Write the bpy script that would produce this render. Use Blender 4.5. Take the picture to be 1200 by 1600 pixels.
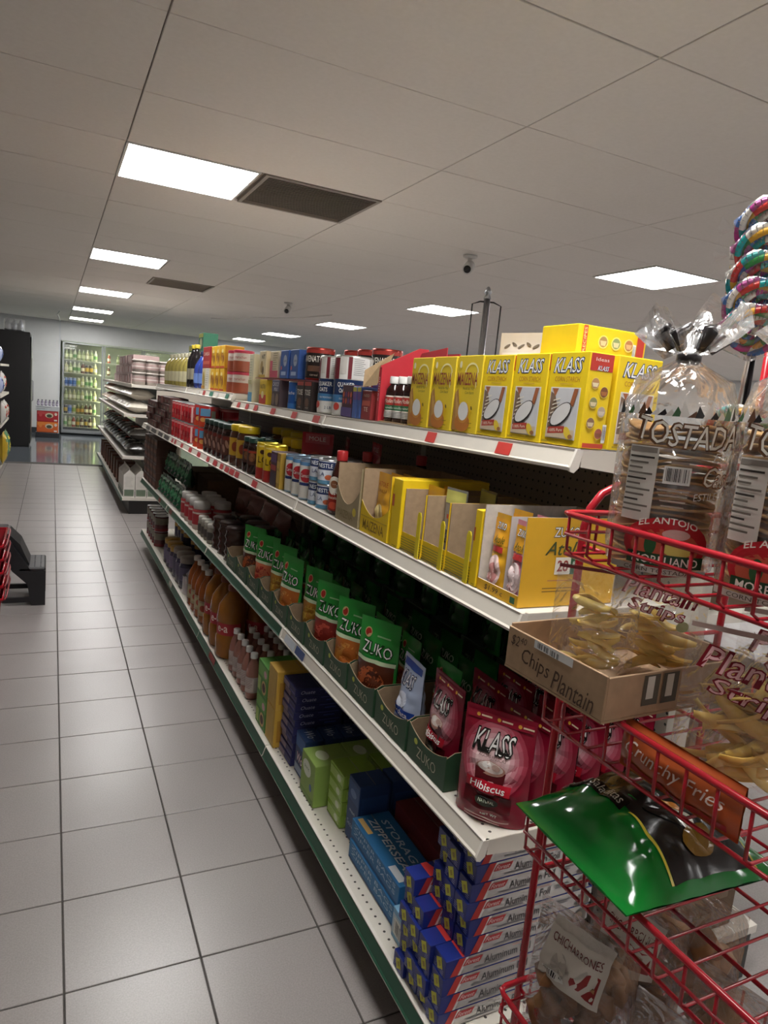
import bpy, math, random
from mathutils import Vector, Matrix
random.seed(11)
for o in list(bpy.data.objects): bpy.data.objects.remove(o)
sc = bpy.context.scene
COL = sc.collection
PI = math.pi
# ---------------------------------------------------------------- camera
CAM_F, YAW, PITCH, ROLL, CAM_H = 1073.59, .45840775, -.159873636, .093924386, 1.385
fwd = Vector((math.sin(YAW)*math.cos(PITCH), math.cos(YAW)*math.cos(PITCH), math.sin(PITCH)))
rgt = Vector((math.cos(YAW), -math.sin(YAW), 0)); upv = rgt.cross(fwd)
r2 = math.cos(ROLL)*rgt + math.sin(ROLL)*upv
u2 = -math.sin(ROLL)*rgt + math.cos(ROLL)*upv
cam = bpy.data.cameras.new('camera'); co = bpy.data.objects.new('camera', cam); COL.objects.link(co)
M = Matrix((r2, u2, -fwd)).transposed().to_4x4(); M.translation = (0, 0, CAM_H)
co.matrix_world = M
cam.sensor_fit = 'VERTICAL'; cam.sensor_height = 36; cam.lens = CAM_F/1600*36
cam.clip_start = .02; cam.clip_end = 100
sc.camera = co
# ---------------------------------------------------------------- world and exposure (the room is lit by its ceiling panels)
w = bpy.data.worlds.new('world'); sc.world = w; w.use_nodes = True
w.node_tree.nodes['Background'].inputs[0].default_value = (.8, .85, 1, 1)
w.node_tree.nodes['Background'].inputs[1].default_value = .03
PANEL_STRENGTH = 19
sc.cycles.transparent_max_bounces = 16; sc.cycles.max_bounces = 8; sc.cycles.glossy_bounces = 3; sc.cycles.transmission_bounces = 6
sc.view_settings.view_transform = 'Standard'; sc.view_settings.look = 'None'
sc.view_settings.gamma = 1; sc.view_settings.use_curve_mapping = False
sc.view_settings.exposure = 0.7
# ---------------------------------------------------------------- materials
def lin(h):
    h = h.lstrip('#'); o = []
    for i in (0, 2, 4):
        c = int(h[i:i+2], 16)/255
        o.append(c/12.92 if c <= .04045 else ((c+.055)/1.055)**2.4)
    return o
KIND = dict(paper=(.55, 0, .08), gloss=(.22, 0, .05), plastic=(.38, 0, .05), metal=(.3, .9, .05), matte=(.85, 0, .12), foil=(.25, .6, .15), paint=(.42, 0, .04), kraft=(.8, 0, .16), cloth=(.9, 0, .15), glossy=(.12, 0, .04), food=(.6, 0, .3))
MC = {}
def mat(h, kind='paper', scale=None):
    k = (h, kind)
    if k in MC: return MC[k]
    ro, me, nz = KIND[kind]
    m = bpy.data.materials.new(kind+'_'+h); m.use_nodes = True; nt = m.node_tree
    b = nt.nodes['Principled BSDF']; r, g, bl = lin(h)
    tc = nt.nodes.new('ShaderNodeTexCoord'); no = nt.nodes.new('ShaderNodeTexNoise')
    no.inputs['Scale'].default_value = scale or (60 if kind in ('kraft', 'food', 'matte') else 22); no.inputs['Detail'].default_value = 3
    nt.links.new(tc.outputs['Object'], no.inputs['Vector'])
    mx = nt.nodes.new('ShaderNodeMix'); mx.data_type = 'RGBA'
    nt.links.new(no.outputs['Fac'], mx.inputs[0])
    a, c = 1-nz*1.6, 1+nz*1.2
    mx.inputs[6].default_value = (min(1, r*a), min(1, g*a), min(1, bl*a), 1); mx.inputs[7].default_value = (min(1, r*c), min(1, g*c), min(1, bl*c), 1)
    nt.links.new(mx.outputs[2], b.inputs['Base Color'])
    b.inputs['Roughness'].default_value = ro; b.inputs['Metallic'].default_value = me
    if kind == 'kraft' or kind == 'matte':
        bp = nt.nodes.new('ShaderNodeBump'); bp.inputs['Strength'].default_value = .15; bp.inputs['Distance'].default_value = .002
        nt.links.new(no.outputs['Fac'], bp.inputs['Height']); nt.links.new(bp.outputs[0], b.inputs['Normal'])
    MC[k] = m; return m
def emis(name, col, s):
    m = bpy.data.materials.new(name); m.use_nodes = True; nt = m.node_tree; nt.nodes.clear()
    e = nt.nodes.new('ShaderNodeEmission'); e.inputs[0].default_value = (*col, 1); e.inputs[1].default_value = s
    o = nt.nodes.new('ShaderNodeOutputMaterial'); nt.links.new(e.outputs[0], o.inputs[0]); return m
def film(name, clear=.8, rough=.08, tint=(1, 1, 1), wrinkle=.6, sc_=18):
    m = bpy.data.materials.new(name); m.use_nodes = True; nt = m.node_tree; nt.nodes.clear()
    t = nt.nodes.new('ShaderNodeBsdfTransparent'); t.inputs[0].default_value = (*tint, 1)
    g = nt.nodes.new('ShaderNodeBsdfGlossy'); g.inputs['Roughness'].default_value = rough; g.inputs[0].default_value = (.95, .95, .95, 1)
    d = nt.nodes.new('ShaderNodeBsdfDiffuse'); d.inputs[0].default_value = (.75, .75, .75, 1)
    fr = nt.nodes.new('ShaderNodeFresnel'); fr.inputs[0].default_value = 1.45
    ad = nt.nodes.new('ShaderNodeMath'); ad.operation = 'MULTIPLY_ADD'; ad.inputs[1].default_value = .6; ad.inputs[2].default_value = (1-clear)*.35
    nt.links.new(fr.outputs[0], ad.inputs[0])
    mx = nt.nodes.new('ShaderNodeMixShader'); nt.links.new(ad.outputs[0], mx.inputs[0]); nt.links.new(t.outputs[0], mx.inputs[1]); nt.links.new(g.outputs[0], mx.inputs[2])
    m2 = nt.nodes.new('ShaderNodeMixShader'); m2.inputs[0].default_value = (1-clear)*.35; nt.links.new(mx.outputs[0], m2.inputs[1]); nt.links.new(d.outputs[0], m2.inputs[2])
    tc = nt.nodes.new('ShaderNodeTexCoord'); n = nt.nodes.new('ShaderNodeTexNoise'); n.inputs['Scale'].default_value = sc_; n.inputs['Detail'].default_value = 2; n.inputs['Distortion'].default_value = 1.5
    nt.links.new(tc.outputs['Object'], n.inputs['Vector'])
    bp = nt.nodes.new('ShaderNodeBump'); bp.inputs['Strength'].default_value = wrinkle; bp.inputs['Distance'].default_value = .012
    nt.links.new(n.outputs['Fac'], bp.inputs['Height'])
    for q in (g, d, fr): nt.links.new(bp.outputs[0], q.inputs['Normal'])
    o = nt.nodes.new('ShaderNodeOutputMaterial'); nt.links.new(m2.outputs[0], o.inputs[0]); return m
# ---------------------------------------------------------------- mesh helpers
class MB:
    def __init__(s): s.v = []; s.f = []; s.m = []; s.sm = []; s.mats = []
    def mi(s, m):
        if m not in s.mats: s.mats.append(m)
        return s.mats.index(m)
    def add(s, vs, fs, m, smooth=False):
        b = len(s.v); s.v += [tuple(p) for p in vs]; i = s.mi(m)
        for f in fs: s.f.append([b+k for k in f]); s.m.append(i); s.sm.append(smooth)
    def quad(s, a, b, c, d, m): s.add([a, b, c, d], [(0, 1, 2, 3)], m)
    def box(s, x0, x1, y0, y1, z0, z1, m, bev=0):
        if bev <= 0:
            s.add([(x, y, z) for z in (z0, z1) for y in (y0, y1) for x in (x0, x1)], [(0, 2, 3, 1), (4, 5, 7, 6), (0, 1, 5, 4), (2, 6, 7, 3), (0, 4, 6, 2), (1, 3, 7, 5)], m); return s
        X = (x0, x1); Y = (y0, y1); Z = (z0, z1); vs = []; id_ = {}
        for i in (0, 1):
            for j in (0, 1):
                for k in (0, 1):
                    c = (X[i], Y[j], Z[k]); sg = (1-2*i, 1-2*j, 1-2*k)
                    for ax in range(3):
                        p = [c[n]+(0 if n == ax else sg[n]*bev) for n in range(3)]
                        id_[i, j, k, ax] = len(vs); vs.append(p)
        fs = []
        for i in (0, 1):
            fs.append([id_[i, j, k, 0] for j, k in ((0, 0), (1, 0), (1, 1), (0, 1))]); fs.append([id_[j, i, k, 1] for j, k in ((0, 0), (1, 0), (1, 1), (0, 1))]); fs.append([id_[j, k, i, 2] for j, k in ((0, 0), (1, 0), (1, 1), (0, 1))])
        for a in (0, 1):
            for b in (0, 1):
                fs.append([id_[0, a, b, 1], id_[1, a, b, 1], id_[1, a, b, 2], id_[0, a, b, 2]])
                fs.append([id_[a, 0, b, 0], id_[a, 1, b, 0], id_[a, 1, b, 2], id_[a, 0, b, 2]])
                fs.append([id_[a, b, 0, 0], id_[a, b, 1, 0], id_[a, b, 1, 1], id_[a, b, 0, 1]])
                for c in (0, 1): fs.append([id_[a, b, c, n] for n in range(3)])
        s.add(vs, fs, m); return s
    def lathe(s, prof, m, n=20, smooth=True, x=0, y=0):
        """prof: list of (r, z) or (r, z, material) from bottom to top"""
        vs = []
        for p in prof:
            for k in range(n): a = 2*PI*k/n; vs.append((x+p[0]*math.sin(a), y-p[0]*math.cos(a), p[1]))
        b = len(s.v); s.v += vs
        for i in range(len(prof)-1):
            mm = prof[i][2] if len(prof[i]) > 2 else m; mi = s.mi(mm)
            for k in range(n):
                k2 = (k+1) % n; s.f.append([b+i*n+k, b+i*n+k2, b+(i+1)*n+k2, b+(i+1)*n+k]); s.m.append(mi); s.sm.append(smooth)
        for i, rev in ((0, True), (len(prof)-1, False)):
            if prof[i][0] > 1e-4:
                q = [b+i*n+k for k in range(n)]; s.f.append(q[::-1] if rev else q); s.m.append(s.mi(prof[i][2] if len(prof[i]) > 2 else m)); s.sm.append(False)
        return s
    def tube(s, pts, r, m, n=6, closed=False):
        pts = [Vector(p) for p in pts]; N = len(pts); rings = []; up = None
        for i, p in enumerate(pts):
            a = pts[i-1] if (i > 0 or closed) else p; c = pts[(i+1) % N] if (i < N-1 or closed) else p
            t = (c-a).normalized() if (c-a).length > 1e-9 else Vector((0, 0, 1))
            if up is None: up = Vector((0, 0, 1)) if abs(t.z) < .9 else Vector((1, 0, 0))
            e = (up-t*up.dot(t))
            if e.length < 1e-6: e = t.orthogonal()
            e.normalize(); up = e; g = t.cross(e)
            rr = r[i] if isinstance(r, (list, tuple)) else r
            rings.append([p+rr*(math.cos(2*PI*k/n)*e+math.sin(2*PI*k/n)*g) for k in range(n)])
        vs = [q for ring in rings for q in ring]; fs = []
        for i in range(N if closed else N-1):
            j = (i+1) % N
            for k in range(n): fs.append((i*n+k, i*n+(k+1) % n, j*n+(k+1) % n, j*n+k))
        if not closed: fs += [tuple(range(n))[::-1], tuple((N-1)*n+k for k in range(n))]
        s.add(vs, fs, m, True); return s
    def prism(s, poly, axis, t0, t1, m):
        """extrude a 2-D polygon; axis x: poly=(y,z); y: poly=(x,z); z: poly=(x,y)"""
        def P(p, t): return {'x': (t, p[0], p[1]), 'y': (p[0], t, p[1]), 'z': (p[0], p[1], t)}[axis]
        n = len(poly); vs = [P(p, t0) for p in poly]+[P(p, t1) for p in poly]
        fs = [tuple(range(n)), tuple(range(2*n-1, n-1, -1))]+[(k, k+n, (k+1) % n+n, (k+1) % n) for k in range(n)]
        s.add(vs, fs, m); return s
    def grid(s, fn, nu, nv, m, smooth=True, flip=False):
        vs = [fn(i/nu, j/nv) for j in range(nv+1) for i in range(nu+1)]; W = nu+1
        fs = [(j*W+i, j*W+i+1, (j+1)*W+i+1, (j+1)*W+i) for j in range(nv) for i in range(nu)]
        if flip: fs = [f[::-1] for f in fs]
        s.add(vs, fs, m, smooth); return s
    def ell(s, c, r, m, n=10, k=6):
        return s.grid(lambda u, v: (c[0]+r[0]*math.sin(PI*v)*math.cos(2*PI*u), c[1]+r[1]*math.sin(PI*v)*math.sin(2*PI*u), c[2]-r[2]*math.cos(PI*v)), n, k, m)
    def mesh(s, name, off=(0, 0, 0)):
        me = bpy.data.meshes.new(name)
        me.from_pydata([(p[0]-off[0], p[1]-off[1], p[2]-off[2]) for p in s.v], [], s.f)
        for m in s.mats: me.materials.append(m)
        me.polygons.foreach_set('material_index', s.m); me.polygons.foreach_set('use_smooth', s.sm); me.update()
        return me
TXT = {}
def text_mesh(t, bold=0.0):
    k = (t, bold)
    if k in TXT: return TXT[k]
    c = bpy.data.curves.new('t', 'FONT'); c.body = t; c.size = 1; c.offset = bold; c.resolution_u = 2; c.fill_mode = 'FRONT'
    o = bpy.data.objects.new('t', c); COL.objects.link(o)
    dg = bpy.context.evaluated_depsgraph_get(); ev = o.evaluated_get(dg); me = ev.to_mesh()
    vs = [(v.co.x, v.co.y) for v in me.vertices]; fs = [tuple(p.vertices) for p in me.polygons]
    ev.to_mesh_clear(); bpy.data.objects.remove(o); bpy.data.curves.remove(c)
    if vs:
        x0 = min(v[0] for v in vs); x1 = max(v[0] for v in vs); y0 = min(v[1] for v in vs); y1 = max(v[1] for v in vs)
    else: x0 = y0 = 0; x1 = y1 = 1
    TXT[k] = (vs, fs, x0, x1, y0, y1); return TXT[k]
class PR:
    """flat print on a surface: shapes in (u, v) metres, mapped by fn(u, v, lift)"""
    def __init__(s, fn, step=None): s.b = MB(); s.fn = fn; s.lay = 0; s.step = step
    def L(s): s.lay += 1; return .0003+.00014*s.lay
    def poly(s, pts, col, kind='paper'):
        l = s.L(); s.b.add([s.fn(u, v, l) for u, v in pts], [tuple(range(len(pts)))], mat(col, kind)); return s
    def rect(s, x0, y0, x1, y1, col, kind='paper'):
        l = s.L(); st = s.step
        if not st: return s.poly([(x0, y0), (x1, y0), (x1, y1), (x0, y1)], col, kind)
        nu = max(1, int(abs(x1-x0)/st)); nv = max(1, int(abs(y1-y0)/st))
        s.b.grid(lambda a, b: s.fn(x0+(x1-x0)*a, y0+(y1-y0)*b, l), nu, nv, mat(col, kind)); return s
    def ell(s, cx, cy, rx, ry, col, ang=0, kind='paper', n=18):
        ca, sa = math.cos(ang), math.sin(ang)
        pts = [(cx+rx*math.cos(2*PI*k/n)*ca-ry*math.sin(2*PI*k/n)*sa, cy+rx*math.cos(2*PI*k/n)*sa+ry*math.sin(2*PI*k/n)*ca) for k in range(n)]
        if s.step:
            l = s.L(); nr = max(1, int(max(rx, ry)/s.step)); vs = [s.fn(cx, cy, l)]; fs = [(0, k+1, (k+1) % n+1) for k in range(n)]
            for r in range(1, nr+1):
                t = r/nr; vs += [s.fn(cx+(p[0]-cx)*t, cy+(p[1]-cy)*t, l) for p in pts]
                if r > 1: fs += [((r-2)*n+1+k, (r-1)*n+1+k, (r-1)*n+1+(k+1) % n, (r-2)*n+1+(k+1) % n) for k in range(n)]
            s.b.add(vs, fs, mat(col, kind)); return s
        return s.poly(pts, col, kind)
    def text(s, t, cx, cy, w, h, col, shear=0, bold=0, rot=0, kind='paper', arc=0):
        """fit the text into w x h, centred"""
        vs, fs, x0, x1, y0, y1 = text_mesh(t, bold); l = s.L()+(.0006 if s.step else 0); ca, sa = math.cos(rot), math.sin(rot); o = []
        for x, y in vs:
            X = ((x-x0)/(x1-x0)-.5)*w; Y = ((y-y0)/(y1-y0)-.5)*h; X += shear*Y
            if arc: Y += arc*(1-(2*X/w)**2)
            o.append(s.fn(cx+X*ca-Y*sa, cy+X*sa+Y*ca, l))
        s.b.add(o, fs, mat(col, kind)); return s
    def text2(s, t, cx, cy, w, h, col, out, ow=.03, **k):
        s.text(t, cx, cy, w*1.06, h*1.14, out, bold=ow, **k); k2 = dict(k); return s.text(t, cx, cy, w, h, col, **k2)
    def lines(s, x0, x1, y0, dy, n, col, th=.0012):
        for i in range(n):
            e = x1-(x1-x0)*random.uniform(0, .35); s.rect(x0, y0-i*dy, e, y0-i*dy+th, col)
        return s
    def bars(s, x0, y0, x1, y1, n=14):
        s.rect(x0, y0, x1, y1, 'E8E6E0')
        w_ = (x1-x0)*.86/n
        for i in range(n):
            if random.random() < .8: s.rect(x0+(x1-x0)*.07+i*w_, y0+(y1-y0)*.15, x0+(x1-x0)*.07+i*w_+w_*random.choice((.3, .6)), y0+(y1-y0)*.9, '1A1A1A')
        return s
    def mesh(s, name): return s.b.mesh(name)
def flat(d):      # front of a box, facing local -y
    return lambda u, v, l: (u, -d/2-l, v)
def sideR(w_):    # right side, facing local +x (u runs along +y)
    return lambda u, v, l: (w_/2+l, u, v)
def topf(h):
    return lambda u, v, l: (u, v, h+l)
def cyl(R):
    return lambda u, v, l: ((R+l)*math.sin(u/R), -(R+l)*math.cos(u/R), v)
# ---------------------------------------------------------------- objects
def props(o, label=None, cat=None, group=None, kind=None):
    if label: o['label'] = label
    if cat: o['category'] = cat
    if group: o['group'] = group
    if kind: o['kind'] = kind
    return o
def ob(name, me, parent=None, loc=None, rot=None):
    o = bpy.data.objects.new(name, me); COL.objects.link(o)
    if parent is not None: o.parent = parent
    if loc: o.location = loc
    if rot: o.rotation_euler = rot
    return o
def empty(name, loc=(0, 0, 0), rz=0):
    o = bpy.data.objects.new(name, None); COL.objects.link(o); o.location = loc; o.rotation_euler = (0, 0, rz); o.empty_display_size = .05; return o
def place(proto, name, label, cat, loc, rz=0, group=None, scale=None, tilt=(0, 0)):
    """proto: [(part, mesh, [(sub, mesh)...])...]; one part makes the thing itself a mesh"""
    if len(proto) == 1 and len(proto[0]) == 2:
        o = ob(name, proto[0][1])
    else:
        o = bpy.data.objects.new(name, None); COL.objects.link(o); o.empty_display_size = .05
        for pt in proto:
            c = ob(pt[0], pt[1], o)
            for sb in (pt[2] if len(pt) > 2 else ()): ob(sb[0], sb[1], c)
    o.location = loc; o.rotation_euler = (tilt[0], tilt[1], rz)
    if scale: o.scale = (scale,)*3 if isinstance(scale, (int, float)) else scale
    return props(o, label, cat, group)
AISLE = -PI/2     # front faces the aisle (world -x)
LEV = ['lowest', 'second-level', 'third-level', 'fourth-level', 'fifth-level', 'sixth-level', 'seventh-level', 'eighth-level', 'ninth-level', 'tenth-level']
ORD = ['nearest', 'second', 'third', 'fourth', 'fifth', 'sixth', 'seventh', 'eighth', 'ninth', 'tenth', 'eleventh', 'twelfth', 'thirteenth', 'fourteenth', 'fifteenth', 'sixteenth']
# ================================================================ THE SETTING
WALL_Y, CEIL = 16.82, 2.44
X0, X1, Y0 = -2.6, 12.4, -3.6
TILE = .3048
# floor: smooth base slab, a grey vinyl stretch before the coolers, and ceramic tiles laid one by one
def floor_mat(name, c1, c2, rough, sc_, bump=.05):
    m = bpy.data.materials.new(name); m.use_nodes = True; nt = m.node_tree; b = nt.nodes['Principled BSDF']
    tc = nt.nodes.new('ShaderNodeTexCoord'); n1 = nt.nodes.new('ShaderNodeTexNoise'); n1.inputs['Scale'].default_value = sc_; n1.inputs['Detail'].default_value = 4
    n2 = nt.nodes.new('ShaderNodeTexNoise'); n2.inputs['Scale'].default_value = 3.1; n2.inputs['Detail'].default_value = 2
    g = nt.nodes.new('ShaderNodeNewGeometry')
    nt.links.new(g.outputs['Position'], n1.inputs['Vector']); nt.links.new(g.outputs['Position'], n2.inputs['Vector'])
    mx = nt.nodes.new('ShaderNodeMix'); mx.data_type = 'RGBA'; mx.inputs[6].default_value = (*lin(c1), 1); mx.inputs[7].default_value = (*lin(c2), 1)
    av = nt.nodes.new('ShaderNodeMath'); av.operation = 'MULTIPLY_ADD'; av.inputs[1].default_value = .75; nt.links.new(n1.outputs['Fac'], av.inputs[0])
    m3 = nt.nodes.new('ShaderNodeMath'); m3.operation = 'MULTIPLY'; m3.inputs[1].default_value = .25; nt.links.new(n2.outputs['Fac'], m3.inputs[0]); nt.links.new(m3.outputs[0], av.inputs[2])
    nt.links.new(av.outputs[0], mx.inputs[0]); nt.links.new(mx.outputs[2], b.inputs['Base Color'])
    b.inputs['Roughness'].default_value = rough
    bp = nt.nodes.new('ShaderNodeBump'); bp.inputs['Strength'].default_value = bump; bp.inputs['Distance'].default_value = .001
    nt.links.new(n1.outputs['Fac'], bp.inputs['Height']); nt.links.new(bp.outputs[0], b.inputs['Normal'])
    return m
TILE_M = floor_mat('ceramic_tile', '726C6A', 'A7A09E', .3, 260, .12)
GROUT_M = floor_mat('grout', '3E3B38', '585450', .9, 90)
VINYL_M = floor_mat('grey_vinyl', '4E545A', '6A7077', .1, 40, .01)
b = MB(); b.box(X0, X1, Y0, 11.47, -.12, -.004, GROUT_M)
floor = props(ob('floor', b.mesh('floor')), kind='structure')
b = MB(); b.box(X0, X1, 11.47, WALL_Y+.75, -.12, -.001, VINYL_M)
ob('vinyl_sheet', b.mesh('vinyl_sheet'), floor)
b = MB(); g = .0022
b.box(g, TILE-g, g, TILE-g, -.008, 0, TILE_M, .0012); tme = b.mesh('tile')
fx, fy = .0432, 1.4855
for i in range(-4, 4):
    for j in range(-4, 33):
        y = fy+j*TILE; x = fx+i*TILE
        if y+TILE > 11.48: continue
        if i >= 3 and 2.0 < y < 5.9: continue      # wholly under the shelving
        if i < -1 and y < 2.0: continue
        ob('tile', tme, floor, (x, y, random.uniform(-.0006, 0)))
b = MB()
for xs in ((X0, fx-4*TILE), (fx+4*TILE, X1)): b.box(xs[0], xs[1], Y0, 11.47, -.01, -.001, TILE_M)
b.box(fx-4*TILE, fx+4*TILE, Y0, fy-4*TILE, -.01, -.001, TILE_M)
ob('tile_field', b.mesh('tile_field'), floor)['kind'] = 'stuff'
# ceiling: lay-in panels; recess shade at the joints is put into the backing colour
CEIL_M = floor_mat('ceiling_panel', 'D8D3CD', 'E6E1DC', .9, 55, .4)
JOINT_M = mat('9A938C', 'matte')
XL = [-3.57, -2.28, -.99, .29, 1.582, 2.86, 4.24, 5.5, 6.78, 8.06, 9.34, 10.62, 12.4]
YL = [1.6726+.6375*k for k in range(-8, 4)]
while YL[-1]+.615 < WALL_Y-.05: YL.append(YL[-1]+.615)
YL.append(WALL_Y)
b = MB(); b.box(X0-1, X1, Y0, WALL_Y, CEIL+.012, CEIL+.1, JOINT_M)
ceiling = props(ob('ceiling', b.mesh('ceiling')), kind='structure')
LR = {3: 1, 8: 1, 13: 1, 18: 1, 22: 1}
off = 8
LIGHT = []
for r in (3, 8, 13, 18, 22): 
    for c in (3, 5, 8, 10): LIGHT.append((r+off, c))
for r in (-2, -7):
    for c in (3, 5, 8): LIGHT.append((r+off, c))
VENT = [(3+off, 3), (10+off, 3)]
pc = {}
def panel(x0, x1, y0, y1):
    if x0 < X0-.3 or y1 < -3.5: pass
    w_, d_ = round(x1-x0, 3), round(y1-y0, 3)
    if (w_, d_) not in pc:
        bb = MB(); bb.box(.0028, w_-.0028, .0028, d_-.0028, 0, .014, CEIL_M, .0015); pc[w_, d_] = bb.mesh('panel')
    ob('panel', pc[w_, d_], ceiling, (x0, y0, CEIL+random.uniform(0, .0015)))
for r in range(len(YL)-1):
    if YL[r] < 1.0: continue
    for c in range(2, len(XL)-1):
        xa, xb = XL[c], XL[c+1]
        if (r, c) in LIGHT:
            if c == 3:
                if (r, 3) not in VENT: panel(.93, xb, YL[r], YL[r+1])
            elif c == 5: panel(xa, 3.61, YL[r], YL[r+1])
            else: panel(xa, xb-.64, YL[r], YL[r+1])
        elif (r, c) in VENT: panel(xa, .94, YL[r], YL[r+1])
        else: panel(xa, xb, YL[r], YL[r+1])
b = MB(); b.box(X0-1, -.99, Y0, WALL_Y, CEIL+.002, CEIL+.012, CEIL_M); b.box(-.99, X1, Y0, YL[7], CEIL+.002, CEIL+.012, CEIL_M)
ob('panel_field', b.mesh('panel_field'), ceiling)['kind'] = 'stuff'
# lights: flat LED panels
LED = emis('led_diffuser', (1.0, .985, .96), PANEL_STRENGTH)
FRAME = mat('D8D8D6', 'paint')
def led(w_, d_):
    bf = MB(); t = .012
    for q in ((0, w_, 0, t), (0, w_, d_-t, d_), (0, t, t, d_-t), (w_-t, w_, t, d_-t)): bf.box(q[0], q[1], q[2], q[3], -.004, .012, FRAME)
    bd = MB(); bd.box(t, w_-t, t, d_-t, .001, .008, LED)
    return [('frame', bf.mesh('frame')), ('diffuser', bd.mesh('diffuser'))]
ROWN = {3: 'first', 8: 'second', 13: 'third', 18: 'fourth', 22: 'last'}
leds = {}
for r, c in LIGHT:
    x0 = {3: .29, 5: 3.62}.get(c, XL[c+1]-.63); x1 = {3: .92, 5: 4.24}.get(c, XL[c+1]); d_ = round(YL[r+1]-YL[r], 3); w_ = round(x1-x0, 3)
    if (w_, d_) not in leds: leds[w_, d_] = led(w_, d_)
    k = r-off
    rown = ROWN.get(k, 'row behind the viewpoint,' if k == -2 else 'rearmost')
    where = {3: 'over the tiled aisle', 5: 'beyond the main shelves', 8: 'two bays beyond the main shelves', 10: 'far across the store'}[c]
    place(leds[w_, d_], 'ceiling_light', f'square white LED ceiling panel {where}, {rown} row' if k > 0 else f'square white LED ceiling panel {where}, {"just behind" if k == -2 else "well behind"} the viewpoint', 'ceiling light', (x0, YL[r], CEIL-.001), 0, 'LED ceiling panels')
# air vents
VM = mat('8E857C', 'paint')
for n, (r, c) in enumerate(VENT):
    x0, x1, y0, y1 = .945, 1.582, YL[r], YL[r+1]
    t = empty('ceiling_vent', (x0, y0, CEIL)); props(t, ['grey perforated square air vent beside the brightest ceiling light', 'small grey air vent farther down the ceiling, past the second light'][n], 'vent')
    bf = MB()
    for q in ((0, x1-x0, 0, .02), (0, x1-x0, y1-y0-.02, y1-y0), (0, .02, .02, y1-y0-.02), (x1-x0-.02, x1-x0, .02, y1-y0-.02)): bf.box(*q, -.006, .01, VM)
    ob('frame', bf.mesh('frame'), t)
    bl = MB(); bl.box(0, x1-x0-.05, -.008, .008, 0, .003, mat('8E857C', 'paint')); lme = bl.mesh('slat')
    nn = 22
    for k in range(nn): ob('slat', lme, t, (.025, .035+(y1-y0-.07)*k/(nn-1), .004), (.5, 0, 0))
    bb = MB(); bb.box(.02, x1-x0-.02, .02, y1-y0-.02, .010, .0115, mat('5A524C', 'matte')); ob('backing', bb.mesh('backing'), t)
# walls
WALL_M = floor_mat('painted_wall', 'C9CAC9', 'D6D7D6', .6, 8, .05)
for nm, q in dict(wall_back=(X0, .17, WALL_Y, WALL_Y+.1), wall_left=(X0-.1, X0, Y0, WALL_Y+.1), wall_right=(X1, X1+.1, Y0, WALL_Y+.1), wall_front=(X0, X1, Y0-.1, Y0)).items():
    b = MB(); b.box(*q, 0, CEIL, WALL_M); o_ = props(ob(nm, b.mesh(nm)), kind='structure')
    if nm == 'wall_back':
        b = MB(); b.box(.17, X1, WALL_Y, WALL_Y+.1, 2.03, CEIL, WALL_M); ob('wall_header', b.mesh('wall_header'), o_)
        b = MB(); b.box(.12, .15, WALL_Y-.008, WALL_Y, 0, CEIL, mat('C8CCCE', 'paint')); ob('joint_strip', b.mesh('joint_strip'), o_)
        b = MB(); b.box(X0, .17, WALL_Y-.006, WALL_Y, 1.72, 1.735, mat('D2D4D5', 'paint')); ob('rail', b.mesh('rail'), o_)
        b = MB(); b.box(X0, .12, WALL_Y-.012, WALL_Y, 0, .12, mat('3A3E42', 'plastic')); ob('skirting', b.mesh('skirting'), o_)
b = MB(); b.tube([(.10, 14.2, CEIL-.004), (.07, 14.9, CEIL-.012), (.1, 15.5, CEIL-.02), (.13, WALL_Y-.01, CEIL-.02)], .008, mat('D5D5D3', 'plastic'))
props(ob('conduit_cable', b.mesh('conduit_cable')), 'white cable drooping along the ceiling beside the far left lights', 'cable')
b = MB(); b.tube([(2.3+.2*k, 11.6-.55*k+.1*math.sin(k*2.1), CEIL-.006-.025*abs(math.sin(k*1.3))) for k in range(6)], .008, mat('E2DFDA', 'plastic'))
props(ob('white_ceiling_cable', b.mesh('white_ceiling_cable')), 'loose white cable strung across the ceiling above the far top shelf', 'cable')
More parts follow.
